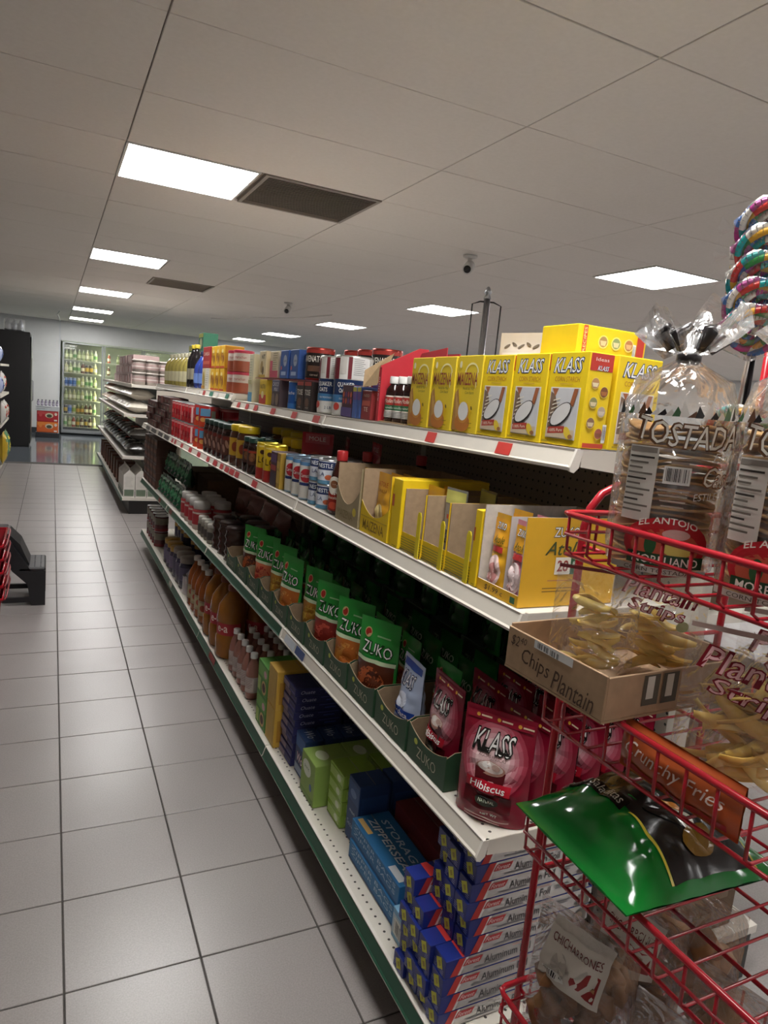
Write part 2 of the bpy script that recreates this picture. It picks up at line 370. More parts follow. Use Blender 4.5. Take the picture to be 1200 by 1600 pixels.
# ================================================================ SHELVING
CREAM = mat('CFC8BC', 'paint'); CREAM2 = mat('D8D2C8', 'paint'); DKPEG = None
def peg_mat(name, base, hole, pitch, rad):
    m = bpy.data.materials.new(name); m.use_nodes = True; nt = m.node_tree; bs = nt.nodes['Principled BSDF']
    g = nt.nodes.new('ShaderNodeNewGeometry'); sx = nt.nodes.new('ShaderNodeSeparateXYZ'); nt.links.new(g.outputs['Position'], sx.inputs[0])
    ds = []
    for ax in pitch:
        f = nt.nodes.new('ShaderNodeMath'); f.operation = 'MULTIPLY'; f.inputs[1].default_value = 1/pitch[ax]; nt.links.new(sx.outputs[ax], f.inputs[0])
        fr = nt.nodes.new('ShaderNodeMath'); fr.operation = 'FRACT'; nt.links.new(f.outputs[0], fr.inputs[0])
        su = nt.nodes.new('ShaderNodeMath'); su.operation = 'SUBTRACT'; su.inputs[1].default_value = .5; nt.links.new(fr.outputs[0], su.inputs[0])
        mu = nt.nodes.new('ShaderNodeMath'); mu.operation = 'MULTIPLY'; mu.inputs[1].default_value = pitch[ax]; nt.links.new(su.outputs[0], mu.inputs[0])
        sq = nt.nodes.new('ShaderNodeMath'); sq.operation = 'POWER'; sq.inputs[1].default_value = 2; ab = nt.nodes.new('ShaderNodeMath'); ab.operation = 'ABSOLUTE'
        nt.links.new(mu.outputs[0], ab.inputs[0]); nt.links.new(ab.outputs[0], sq.inputs[0]); ds.append(sq)
    ad = nt.nodes.new('ShaderNodeMath'); nt.links.new(ds[0].outputs[0], ad.inputs[0]); nt.links.new(ds[1].outputs[0], ad.inputs[1])
    lt = nt.nodes.new('ShaderNodeMath'); lt.operation = 'LESS_THAN'; lt.inputs[1].default_value = rad*rad; nt.links.new(ad.outputs[0], lt.inputs[0])
    mx = nt.nodes.new('ShaderNodeMix'); mx.data_type = 'RGBA'; mx.inputs[6].default_value = (*lin(base), 1); mx.inputs[7].default_value = (*lin(hole), 1)
    nt.links.new(lt.outputs[0], mx.inputs[0]); nt.links.new(mx.outputs[2], bs.inputs['Base Color']); bs.inputs['Roughness'].default_value = .5
    return m
PEG = peg_mat('brown_pegboard', '8C8174', '14110F', {'Y': .0254, 'Z': .0254}, .0032)
DECK = peg_mat('perforated_deck', 'D2CCC0', '3A342E', {'X': .05, 'Y': .0254}, .0034)
GREEN = mat('1F4A37', 'plastic'); KICK = mat('1E1C1C', 'plastic')
def F(s, y):
    if s == 1: return .699-.0023*(y-1.18), .15
    if s == 2: return .748-.015*(y-.97), .583
    if s == 3: return .77-.020*(y-.99), 1.03
    if y > 3.395: return .80-.014*(y-3.395), 1.352
    return .845-.018*(y-.955), 1.332-.010*(min(y, 2.175)-.955)
XB = 1.21
Y_A, Y_B = .955, 5.9
SEC = [.955, 2.175, 3.395, 4.615, 5.9]
O = (.95, .955, 0)
unit = empty('gondola_shelving', O); props(unit, 'long cream double-sided store shelving with brown pegboard back and four tiers of groceries', 'shelving')
def up_(name, b_): return ob(name, b_.mesh(name, O), unit)
def board(s, ya, yb, mm, th=.022):
    b = MB(); xa, za = F(s, ya+1e-3); xb, zb = F(s, yb-1e-3); d = .004
    xa += d; xb += d; ya += .002; yb -= .002
    vs = [(xa, ya, za), (xb, yb, zb), (XB, yb, zb), (XB, ya, za), (xa, ya, za-th), (xb, yb, zb-th), (XB, yb, zb-th), (XB, ya, za-th)]
    b.add(vs, [(0, 3, 2, 1), (4, 5, 6, 7), (0, 1, 5, 4), (3, 7, 6, 2), (0, 4, 7, 3), (1, 2, 6, 5)], mm); return b
def rail(s, ya, yb, mm, edge, h=.036):
    """sloped price channel: profile leaning outward with two raised edges"""
    b = MB()
    prof = [(.006, .001), (-.002, .0), (-.001, -.005), (-.010, -h+.006), (-.014, -h+.003), (-.013, -h-.002), (-.005, -h-.004), (.006, -h+.004)]
    n = len(prof); vs = []
    for y in (ya+.003, yb-.003):
        x, z = F(s, min(max(y, ya+.004), yb-.004)); vs += [(x+p[0], y, z+p[1]) for p in prof]
    for k in range(n):
        b.add([vs[k], vs[(k+1) % n], vs[(k+1) % n+n], vs[k+n]], [(0, 1, 2, 3)], edge if k in (0, 1, 4, 5) else mm)
    b.add(vs, [tuple(range(n)), tuple(range(2*n-1, n-1, -1))], edge); return b
def tag_(s, y, w_, col, h=.024):
    x, z = F(s, y); b = MB()
    b.add([(x-.0052, y-w_/2, z-.006), (x-.0052, y+w_/2, z-.006), (x-.0125, y+w_/2, z-.006-h), (x-.0125, y-w_/2, z-.006-h), (x-.0042, y-w_/2, z-.006), (x-.0042, y+w_/2, z-.006), (x-.0115, y+w_/2, z-.006-h), (x-.0115, y-w_/2, z-.006-h)], [(0, 1, 2, 3), (4, 7, 6, 5), (0, 4, 5, 1), (3, 2, 6, 7), (0, 3, 7, 4), (1, 5, 6, 2)], mat(col, 'paper'))
    up_('price_tag', b)
for s in (1, 2, 3, 4):
    for k in range(4):
        ya, yb = SEC[k], SEC[k+1]
        up_('shelf_board', board(s, ya, yb, DECK if s < 3 else CREAM2))
        green = s == 1 or (s == 2 and k >= 1)
        up_('price_rail', rail(s, ya, yb, GREEN if green else CREAM, CREAM2, .036 if s > 1 else .04))
        if s > 1:
            for y in (ya+.004, yb-.004):
                x, z = F(s, min(max(y, ya+.005), yb-.005)); b = MB()
                b.prism([(x+.01, z-.001), (x+.01, z-.032), (x+.2, z-.05), (XB, z-.055), (XB, z-.001)], 'y', y-.0025, y+.0025, CREAM); up_('bracket', b)
                b = MB(); b.prism([(x-.002, z), (x+.012, z), (x+.006, z-.034), (x-.004, z-.043), (x-.013, z-.040), (x-.014, z-.034)], 'y', y-.003, y+.003, CREAM2); up_('rail_end_cap', b)
for k in range(4):
    b = MB(); b.box(XB, XB+.012, SEC[k]+.015, SEC[k+1]-.015, .1, 1.315, PEG); up_('back_panel', b)
    b = MB(); b.box(.80, .82, SEC[k]+.004, SEC[k+1]-.004, .003, .126, KICK); up_('kick_plate', b)
    b = MB(); b.box(XB+.012, XB+.45, SEC[k]+.004, SEC[k+1]-.004, 1.30, 1.318, CREAM2); up_('far_side_top_board', b)
    b = MB(); b.box(XB+.40, XB+.42, SEC[k]+.004, SEC[k+1]-.004, .003, .13, KICK); up_('kick_plate', b)
for y in SEC:
    b = MB(); b.box(XB-.004, XB+.026, y-.015, y+.015, 0, 1.33, mat('B9B2A6', 'paint')); up_('upright', b)
b = MB(); b.box(.82, XB+.40, SEC[0]+.005, SEC[0]+.02, .003, .12, KICK); up_('kick_plate', b)
# price tags
for y, w_ in ((1.165, .05), (1.46, .045)): tag_(4, y, w_, 'C5352B')
for y, w_ in ((2.24, .062), (2.47, .055), (2.73, .06), (2.98, .055), (3.12, .05), (3.27, .05)): tag_(4, y, w_, 'B63A35')
for y, w_, c in ((3.5, .07, '2F6B57'), (3.72, .06, 'C9C4BC'), (3.86, .09, '2F6B57'), (4.05, .06, 'A33A38'), (4.22, .08, 'CFCAC2')): tag_(4, y, w_, c)
for y, w_ in ((2.66, .07), (2.93, .06), (3.02, .08), (3.11, .07), (3.21, .06), (3.34, .08), (3.5, .06), (3.72, .08), (3.95, .08), (4.2, .07), (4.42, .06), (4.52, .05)): tag_(3, y, w_, 'B03436')
for y, w_ in ((4.75, .2), (5.0, .2), (5.3, .25), (5.6, .2)): tag_(3, y, w_, '4A4440')
for y, w_, c in ((1.98, .08, '3E4E78'), (2.08, .1, 'B9C0C8'), (4.45, .1, '6B3A30'), (4.9, .08, '7A2A26')): tag_(2, y, w_, c)
for y, w_, c in ((3.05, .12, '7A2B26'), (4.3, .1, 'A09A8C')): tag_(1, y, w_, c)
# the other side of the same run, glimpsed through the rack
for k in range(4):
    for z in (.15, .58, 1.0):
        b = MB(); b.box(XB+.013, XB+.44, SEC[k]+.004, SEC[k+1]-.004, z-.022, z, CREAM2); up_('far_side_board', b)
# second run of shelving beyond the cross aisle
O2 = (.9, 7.35, 0)
unit2 = empty('far_gondola', O2); props(unit2, 'far run of cream store shelving with white bags and tubs beyond the long shelves', 'shelving')
G2 = {1: (.655, .17), 2: (.655, .595), 3: (.66, 1.02), 4: (.72, 1.315)}
def u2p(name, b_): return ob(name, b_.mesh(name, O2), unit2)
for s in (1, 2, 3, 4):
    x, z = G2[s]
    for k in range(4):
        ya, yb = 7.35+1.08*k, 7.35+1.08*(k+1)
        b = MB(); b.box(x, 1.2, ya+.002, yb-.002, z-.03, z, CREAM2); u2p('shelf_board', b)
        b = MB(); b.box(x-.012, x, ya+.004, yb-.004, z-.035, z+.002, GREEN if s == 1 else CREAM, .003); u2p('price_rail', b)
        if s == 1:
            b = MB(); b.box(1.2, 1.215, ya, yb, .1, 1.31, mat('8A8073', 'paint')); u2p('back_panel', b)
            b = MB(); b.box(.72, .74, ya+.002, yb-.002, .003, .14, KICK); u2p('kick_plate', b)
b = MB(); b.box(.74, 1.5, 7.36, 7.375, .003, .14, KICK); u2p('kick_plate', b)
b = MB(); b.box(.95, 1.5, 7.342, 7.35, 1.13, 1.275, mat('C3BAAE', 'paint')); u2p('end_panel', b)
b = MB(); b.box(1.215, 1.6, 7.35, 11.67, 1.29, 1.305, CREAM2); u2p('far_side_top_board', b)
# ================================================================ PRODUCT SHAPES
def gbox(w_, d_, h_, col, front=None, side=None, top=None, kind='paper', bev=.0015):
    """carton: front/side/top are functions drawing on a PR"""
    b = MB(); m = mat(col, kind); b.box(-w_/2, w_/2, -d_/2, d_/2, 0, h_, m, bev)
    b.box(-w_/2+.002, w_/2-.002, -.0006, .0006, h_, h_+.0004, mat('8A8478', 'paper'))   # flap seam
    p = [('body', b.mesh('body'))]
    if front: q = PR(flat(d_)); front(q); p.append(('front_print', q.mesh('front_print')))
    if side: q = PR(sideR(w_)); side(q); p.append(('side_print', q.mesh('side_print')))
    if top: q = PR(topf(h_+.0005)); top(q); p.append(('top_print', q.mesh('top_print')))
    return p
def bands(w_, *bs):
    def f(q):
        for v0, v1, c in bs: q.rect(-w_/2*.985, v0, w_/2*.985, v1, c)
    return f
def can(r, h, body, bnds=(), lid='B9BABB', extra=None, kind='gloss', n=24):
    b = MB(); m = mat(body, kind); l = mat(lid, 'metal')
    b.lathe([(r*.93, 0, l), (r*.99, .002, l), (r*.99, .006, m), (r, .008, m), (r, h-.008, m), (r*.99, h-.006, l), (r*.99, h-.001, l), (r*.94, h, l), (r*.92, h-.004, l), (0, h-.004, l)], m, n)
    p = [('body', b.mesh('body'))]
    q = PR(cyl(r), .006)
    for v0, v1, c in bnds: q.rect(-PI*r*.99, v0, PI*r*.99, v1, c, kind)
    if extra: extra(q)
    if bnds or extra: p.append(('label_print', q.mesh('label_print')))
    return p
def jar(r, h, body, lid, lab=None, lr=None, lh=.2, extra=None, kind='glossy', n=24, square=False):
    b = MB(); m = mat(body, kind); hb = h*(1-lh); lr = lr or r*.9
    b.lathe([(r*.9, 0), (r, .006), (r, hb*.82), (r*.93, hb*.94), (lr*.92, hb)], m, n)
    l = MB(); l.lathe([(lr, hb), (lr*1.02, hb+.003), (lr*1.02, h-.004), (lr*.96, h), (0, h)], mat(lid, 'plastic'), n)
    p = [('body', b.mesh('body')), ('lid', l.mesh('lid'))]
    if lab or extra:
        q = PR(cyl(r), .006)
        for v0, v1, c in lab or (): q.rect(-PI*r*.99, v0, PI*r*.99, v1, c)
        if extra: extra(q)
        p.append(('label_print', q.mesh('label_print')))
    return p
def bottle(prof, mm, cap, cz, lab=(), R=None, extra=None, n=20):
    """prof: (r,z) list; cap (r,h,colour) at height cz"""
    b = MB(); b.lathe(prof, mm, n)
    c = MB(); c.lathe([(cap[0], cz), (cap[0]*1.03, cz+.002), (cap[0]*1.03, cz+cap[1]-.003), (cap[0]*.93, cz+cap[1]), (0, cz+cap[1])], mat(cap[2], 'plastic'), 16)
    p = [('body', b.mesh('body')), ('cap', c.mesh('cap'))]
    if lab or extra:
        q = PR(cyl(R), .005)
        for v0, v1, col in lab: q.rect(-PI*R*.99, v0, PI*R*.99, v1, col)
        if extra: extra(q)
        p.append(('label_print', q.mesh('label_print')))
    return p
def bulge(w_, h_, d_, top=.9, seed=0, wr=.0016, pillow=False):
    rs = random.Random(seed); ph = [rs.uniform(0, 6.28) for _ in range(6)]
    def f(u, v):
        s = max(0., 1-abs(2*u/w_)**2.4)**.8; t = min(max(v/h_, 0), 1)
        if pillow: p = max(0, math.sin(PI*min(max((t-.05)/.9, 0), 1)))**.55
        else:
            p = .8+.2*min(1, t/.15) if t < .15 else (max(0, 1-((t-.15)/(top-.15))**1.7) if t < top else 0)
        k = wr*(math.sin(u*80+v*50+ph[0])+math.sin(v*95-u*60+ph[1])+.6*math.sin(v*125+u*30+ph[2]))*(.4+s)
        return d_/2*s*p+.0008+abs(k)*(.3+p)
    return f
def pouch(w_, h_, d_, col, draw, top=.9, seed=0, kind='gloss', back=None, pillow=False, wr=.0016, nu=18, nv=24, bk=1.0):
    f = bulge(w_, h_, d_, top, seed, wr, pillow); b = MB(); m = mat(col, kind); m2 = mat(back, kind) if back else m
    b.grid(lambda a, c: (w_*(a-.5), -f(w_*(a-.5), h_*c), h_*c), nu, nv, m)
    b.grid(lambda a, c: (w_*(a-.5), bk*f(w_*(a-.5), h_*c), h_*c), nu, nv, m2, flip=True)
    b.add([(w_*(i/nu-.5), -f(w_*(i/nu-.5), 0), 0) for i in range(nu+1)]+[(w_*(i/nu-.5), f(w_*(i/nu-.5), 0), 0) for i in range(nu, -1, -1)], [tuple(range(2*nu+1, -1, -1))], m)
    p = [('body', b.mesh('body'))]
    if draw:
        q = PR(lambda u, v, l: (u, -f(u, v)-.0006-l*1.3, v), .006); draw(q); p.append(('front_print', q.mesh('front_print')))
    return p
# ---- corn starch carton
def d_corn(q):
    q.text2('KLASS', 0, .146, .072, .026, 'F4F6F8', '233A66', .05, shear=.25)
    q.text('CORN STARCH', 0, .121, .068, .009, 'B5752A'); q.rect(-.018, .1115, .018, .1128, 'C79A3A')
    q.rect(-.041, .012, .041, .106, 'E9E4D6'); q.rect(-.039, .014, .039, .104, 'C9C9CB')
    q.poly([(-.039, .03), (-.039, .098), (-.026, .092), (-.012, .06), (-.02, .03)], '7A6450'); q.poly([(-.036, .104), (-.018, .104), (-.026, .088)], 'A0603A')
    for k in range(6): q.poly([(-.038+.002*k, .04+.008*k), (-.014+.001*k, .05+.007*k), (-.014+.001*k, .0515+.007*k), (-.038+.002*k, .0425+.008*k)], 'E4DCC8')
    q.poly([(.018, .074), (.026, .104), (.037, .104), (.028, .072)], '9A5A34')
    q.ell(-.004, .056, .033, .017, '2A2420', .62); q.ell(-.004, .057, .030, .0146, 'D9D7D5', .62)
    q.rect(-.039, .014, .039, .03, 'C9B79C'); q.poly([(-.034, .020), (-.032, .032), (.012, .036), (.014, .024)], 'A83A2C'); q.text('100% Pure', -.011, .0275, .036, .006, 'F0E6D0', rot=.08)
    q.ell(.022, .024, .013, .008, 'E0C23A', -.9); q.ell(.031, .018, .006, .004, '9A6A3A'); q.rect(-.047, .004, -.03, .0075, 'B79A26')
def d_corn_side(q):
    q.rect(-.0262, .138, .0262, .168, 'C0392B'); q.text('Ideas', 0, .158, .03, .006, 'F0D8D0'); q.text2('KLASS', .004, .143, .024, .008, 'F4F6F8', '233A66', .05, shear=.25)
    for (u, v, c1, c2) in ((-.010, .116, 'E6D8B0', 'B98A5A'), (.012, .102, 'A8683A', '7A4A2C'), (-.010, .082, 'D8C8A0', '8A8A5A'), (.011, .067, 'D0C4B0', 'B5A494'), (-.011, .046, 'D6C6A0', '8A6A54'), (.010, .028, '8A5638', 'A85A4A')):
        q.ell(u, v, .0098, .0105, 'E8CF5A'); q.ell(u, v, .0088, .0092, c2); q.poly([(u-.0075, v+.001), (u-.005, v-.006), (u+.005, v-.006), (u+.0075, v+.001)], c1)
    q.rect(-.024, .002, .024, .010, 'C5472F'); q.bars(.0175, .012, .0262, .045, 8)
PK = gbox(.107, .056, .170, 'EBCB14', d_corn, d_corn_side)
# ---- tall yellow starch carton with bowl picture
def d_maiz(q):
    n = 14
    for k in range(n):
        a0, a1 = PI*k/n, PI*(k+1)/n
        q.poly([(.012+.026*math.cos(a0), .134+.022*math.sin(a0)), (.012+.026*math.cos(a1), .134+.022*math.sin(a1)), (.012+.022*math.cos(a1), .134+.018*math.sin(a1)), (.012+.022*math.cos(a0), .134+.018*math.sin(a0))], 'F6EDB0')
    q.poly([(.034, .134), (.038, .134), (.036, .100), (.034, .100)], 'F6EDB0')
    q.ell(-.034, .152, .005, .008, 'E6DFC0'); q.text('MAIZENA', -.001, .120, .084, .028, '7A2C22', bold=.01); q.text('MAIZENA', -.0005, .120, .083, .0265, '93402C')
    q.text('Fecula de Maiz', .008, .0985, .046, .006, '4A4A22', shear=.2); q.text('Corn Starch', .013, .0895, .036, .006, '4A4A22', shear=.2)
    q.poly([(-.047, .004), (-.047, .085), (-.034, .098), (-.022, .06), (-.006, .03), (-.01, .004)], 'A97A3A')
    for k in range(5): q.poly([(-.044+.006*k, .09-.012*k), (-.040+.006*k, .092-.012*k), (-.03+.005*k, .03), (-.034+.005*k, .03)], 'C49A55')
    q.ell(-.004, .022, .032, .02, 'B9722A'); q.ell(-.003, .045, .025, .024, 'C98A3A'); q.ell(-.003, .048, .021, .021, 'DCDCD8'); q.ell(.03, .056, .003, .005, '6A5A1A', .5)
    q.rect(.02, .022, .038, .0235, '8A7A22'); q.rect(.024, .012, .038, .0135, '8A7A22')
PMZ = gbox(.104, .05, .172, 'E2C52B', d_maiz, lambda q: (q.rect(-.02, .05, .02, .13, 'D9B81E'), q.lines(-.018, .018, .12, .01, 6, '8A7A22'), q.bars(-.016, .02, .016, .042)))
# ---- syrup bottles, oats canisters, small groceries of the top shelf
DARKGLASS = mat('2A1512', 'glossy')
def d_mol(q):
    q.rect(-.05, .028, .05, .072, 'EDE7DC'); q.rect(-.02, .046, .02, .068, 'B8372E'); q.text('Molina', 0, .0575, .034, .011, 'F2EAD8', shear=.15); q.rect(-.02, .032, .02, .046, '2E6A45'); q.text('vainilla', 0, .039, .026, .006, 'DDE8D8'); q.rect(-.05, .012, .05, .027, 'C9C6C0'); q.lines(-.018, .018, .023, .004, 3, '55504A', .001)
PSY = bottle([(.021, 0), (.0235, .003), (.0235, .08), (.022, .09), (.013, .102), (.0125, .112)], DARKGLASS, (.0155, .02, 'EDEDEA'), .105, R=.0235, extra=d_mol)
def d_oat(q):
    q.rect(-.16, .068, .16, .118, '24365E', 'gloss'); q.rect(-.16, .044, .16, .068, '4A82B4', 'gloss'); q.text('QUAKER', -.008, .100, .06, .017, 'F2F2EE', bold=.01); q.text('OATS', -.012, .082, .036, .014, 'F2F2EE', bold=.01); q.text('OLD FASHIONED', -.002, .056, .05, .006, 'E8EEF4')
    q.rect(-.075, .118, -.034, .186, '7A2A34', 'gloss'); q.rect(-.03, .135, -.008, .19, 'D8D3CC'); q.rect(.012, .12, .062, .19, 'E6E4E0'); q.lines(.016, .058, .182, .006, 9, '6A6A6A', .0013); q.rect(-.002, .12, .01, .19, '7A2A34'); q.ell(-.036, .030, .013, .012, 'C2473C'); q.text('2 LB', .012, .022, .024, .009, '3A4A6A'); q.rect(.075, .006, .12, .19, 'DDD9D2')
POAT = can(.060, .195, 'E8E6E1', extra=d_oat, lid='DAD8D2', kind='paper', n=32)
def lbl(col, txt, w_, h_, v, tc='F2EEE6', **k):
    def f(q): q.text(txt, 0, v, w_, h_, tc, **k)
    return f
PAV = can(.052, .115, '2C2422', [(.095, .108, 'A63A32')], lid='B5463C', kind='gloss', extra=lambda q: (q.text('AVENATOSE', 0, .074, .1, .022, 'E9E2D6', bold=.01), q.rect(-.03, .03, .03, .05, '6A4A38'), q.text('cereal', 0, .018, .03, .008, 'D8C8B0')))
PAVB = gbox(.075, .06, .105, '2E211E', lambda q: (q.rect(-.036, .09, .036, .104, 'A83A30'), q.text('TOSE', 0, .066, .06, .02, 'E9E2D6', bold=.01), q.ell(0, .03, .022, .016, '6A4632'), q.text('cereal', 0, .012, .03, .006, 'D8C8B0')))
PBLU = gbox(.10, .07, .108, '2F58A0', lambda q: (q.ell(.012, .068, .022, .022, 'A8B4C8'), q.text('Leche', .012, .068, .03, .01, '24447E'), q.rect(-.03, .012, .03, .026, '9FB4D6'), q.ell(-.03, .04, .008, .008, 'C85A5A')))
PBLC = can(.05, .105, '2F5FA8', [(.0, .02, '3F78BE')], extra=lambda q: (q.rect(.0, .03, .03, .09, '5F90CC'), q.lines(.003, .028, .084, .007, 7, 'D8E2EE', .0014), q.text('Leche', -.02, .06, .035, .012, 'E8EEF4')))
PCHO = gbox(.105, .07, .105, '4A3A3E', lambda q: (q.rect(-.052, .06, .052, .104, '5A5670'), q.text('CHOCO', 0, .088, .08, .016, 'E6E2E4', shear=.2), q.text('MILK', .006, .068, .05, .014, 'E6E2E4', shear=.2), q.ell(-.026, .028, .02, .024, '7A6458'), q.ell(.026, .028, .02, .024, '8A7466')))
PNIT = gbox(.10, .06, .112, 'D9C9A2', lambda q: (q.text('NIT', .01, .088, .05, .018, '3A2A1A', bold=.015), q.ell(-.01, .045, .02, .026, 'A88A50'), q.ell(.012, .03, .014, .018, '6A5238'), q.rect(-.05, 0.001, .05, .012, 'C8A23A')))
PYR = gbox(.105, .06, .105, 'D8B52C', lambda q: (q.rect(-.052, .002, .052, .04, 'BF3C2C'), q.text('NUTRI', 0, .075, .07, .018, '4A3218'), q.ell(0, .04, .02, .016, 'E8DCA0')))
PPNK = gbox(.115, .06, .108, 'D8C9A8', lambda q: (q.rect(-.056, .002, .056, .03, 'C84A62'), q.rect(-.056, .03, -.02, .07, 'D05A70'), q.lines(-.012, .05, .098, .009, 8, '7A7258', .002)))
PLT = gbox(.07, .06, .215, 'D9D4B4', lambda q: (q.rect(-.034, .002, .034, .045, '5A9AC0'), q.lines(-.028, .028, .19, .012, 9, '9AA08A', .002), q.rect(-.03, .08, .03, .1, 'B5B080')))
PCUP = can(.05, .105, 'D8C9BE', [(.0, .052, 'A5563E'), (.09, .103, 'C83F55')], lid='D2506A', kind='plastic', extra=lambda q: q.text('maruchan', 0, .07, .06, .014, 'B0473C'))
PYEL = gbox(.10, .1, .118, 'E3B22A', lambda q: (q.rect(-.049, .002, .049, .012, 'C84A2A'), *[q.ell(-.03+.02*k, .06+.02*math.sin(k*2), .007, .024, '8A3A22', .2) for k in range(4)], q.ell(0, .09, .02, .01, 'F0DC9A')))
PLGT = gbox(.2, .1, .12, 'D9CFA2', lambda q: (q.rect(-.0, .004, .098, .118, 'E6E2D8'), q.lines(.01, .09, .108, .012, 8, 'B5AE98', .003), q.ell(-.05, .06, .025, .04, 'B59A4A'), q.rect(-.098, .004, -.003, .02, 'C2903A')))
PTEA = gbox(.2, .1, .12, 'A52E2C', lambda q: (q.text('CANELA', 0, .08, .15, .02, 'E8CFC0'), q.rect(-.09, .02, .09, .04, 'C25A48')))
PGRN = gbox(.16, .1, .13, '2F6A50', lambda q: (q.ell(0, .06, .04, .035, 'C9C9A0'), q.rect(-.078, .1, .078, .125, 'B8B84A')))
# small bottles and cleaning things on the far top shelf
PBLB = bottle([(.05, 0), (.056, .006), (.056, .11), (.05, .14), (.022, .19), (.016, .2)], mat('2E3F8A', 'glossy'), (.02, .03, '26304A'), .198, [(.03, .09, '6A86C4')], .056)
PBLK = bottle([(.036, 0), (.04, .006), (.04, .16), (.034, .19), (.014, .23), (.013, .25)], mat('1E1A1C', 'glossy'), (.017, .025, 'C8B23A'), .248, [(.05, .12, '8A8472')], .04)
PYLB = bottle([(.05, 0), (.055, .006), (.055, .13), (.04, .17), (.018, .2)], mat('A89A52', 'glossy'), (.02, .03, 'C9C4A8'), .198, [(.03, .1, 'CFC8A4')], .055)
# ---- display cartons of the third tier
KRAFT = mat('9C8468', 'kraft')
def carton(w_, d_, h_, lip, outer, draw=None, hs=None, curve=0, th=.002, inner=None, dip=None):
    """open-topped display carton, front lip facing local -y; outer printed, kraft inside"""
    b = MB(); mo = mat(outer, 'paper'); mi = inner or KRAFT; hs = hs or h_
    b.box(-w_/2, w_/2, -d_/2, d_/2, 0, th, mi)
    b.box(-w_/2, w_/2, d_/2-th, d_/2, th, h_, mi); b.box(-w_/2, w_/2, d_/2, d_/2+.0006, 0, h_, mo)
    for sg in (-1, 1):
        x0, x1 = (w_/2-th, w_/2) if sg > 0 else (-w_/2, -w_/2+th)
        prof = [(-d_/2, th), (d_/2-th, th), (d_/2-th, h_), (-d_/2+.02, h_), (-d_/2, hs)]
        b.prism(prof, 'x', x0, x1, mi)
        xo = (w_/2, w_/2+.0006) if sg > 0 else (-w_/2-.0006, -w_/2)
        b.prism([(p[0], p[1] if p[1] > th else 0) for p in prof], 'x', xo[0], xo[1], mo)
    n = 10
    top = [(-w_/2+w_*k/n, lip+(curve*(abs(2*k/n-1)**2)) if curve else lip) for k in range(n+1)]
    poly = [(-w_/2, th), (w_/2, th)]+top[::-1]
    b.prism(poly, 'y', -d_/2, -d_/2+th, mi); b.prism([(p[0], 0 if p[1] == th else p[1]) for p in poly], 'y', -d_/2-.0006, -d_/2, mo)
    p = [('carton', b.mesh('carton'))]
    if draw: q = PR(flat(d_+.0014)); draw(q); p.append(('front_print', q.mesh('front_print')))
    return p
def mixc(a, b, t): return ''.join('%02X' % round(int(a[i:i+2], 16)*(1-t)+int(b[i:i+2], 16)*t) for i in (0, 2, 4))
# ---- drink-mix pouches
def d_zuko(fr, fr2):
    def f(q):
        q.rect(-.05, .004, .05, .085, fr2, 'gloss'); q.ell(-.004, .042, .038, .034, fr, kind='gloss'); q.ell(.006, .05, .022, .018, fr2, kind='gloss'); q.ell(-.012, .03, .014, .011, fr2, kind='gloss')
        q.rect(-.052, .084, .052, .092, 'CFE0B8', 'gloss'); q.rect(-.052, .092, .052, .096, '1F7A32', 'gloss')
        q.ell(-.028, .142, .010, .0105, 'C9B07A', kind='gloss'); q.ell(-.028, .142, .0078, .0082, 'A8352A', kind='gloss'); q.rect(-.002, .138, .034, .141, '8FC88A', 'gloss')
        q.text2('ZUKO', .004, .113, .078, .024, 'F2F4EE', '17461F', .06, rot=-.05, kind='gloss')
    return f
FRUIT = [('A8542E', '5A2A18'), ('C9853A', 'B5652A'), ('A83A32', 'C96A4A'), ('C9A23A', 'A8742A'), ('B54A3A', '8A2A22')]
PZ = [pouch(.108, .172, .045, '33983F', d_zuko(a, c), seed=k) for k, (a, c) in enumerate(FRUIT)]
PZD = pouch(.108, .172, .045, '23632C', lambda q: (q.text('ZUKO', .002, .113, .07, .02, 'A8B8A2', rot=-.05, bold=.02), q.rect(-.045, .012, .045, .07, '2A4F2C', 'gloss')), seed=9)  # darker copy of the green pouch, shade put into its colours
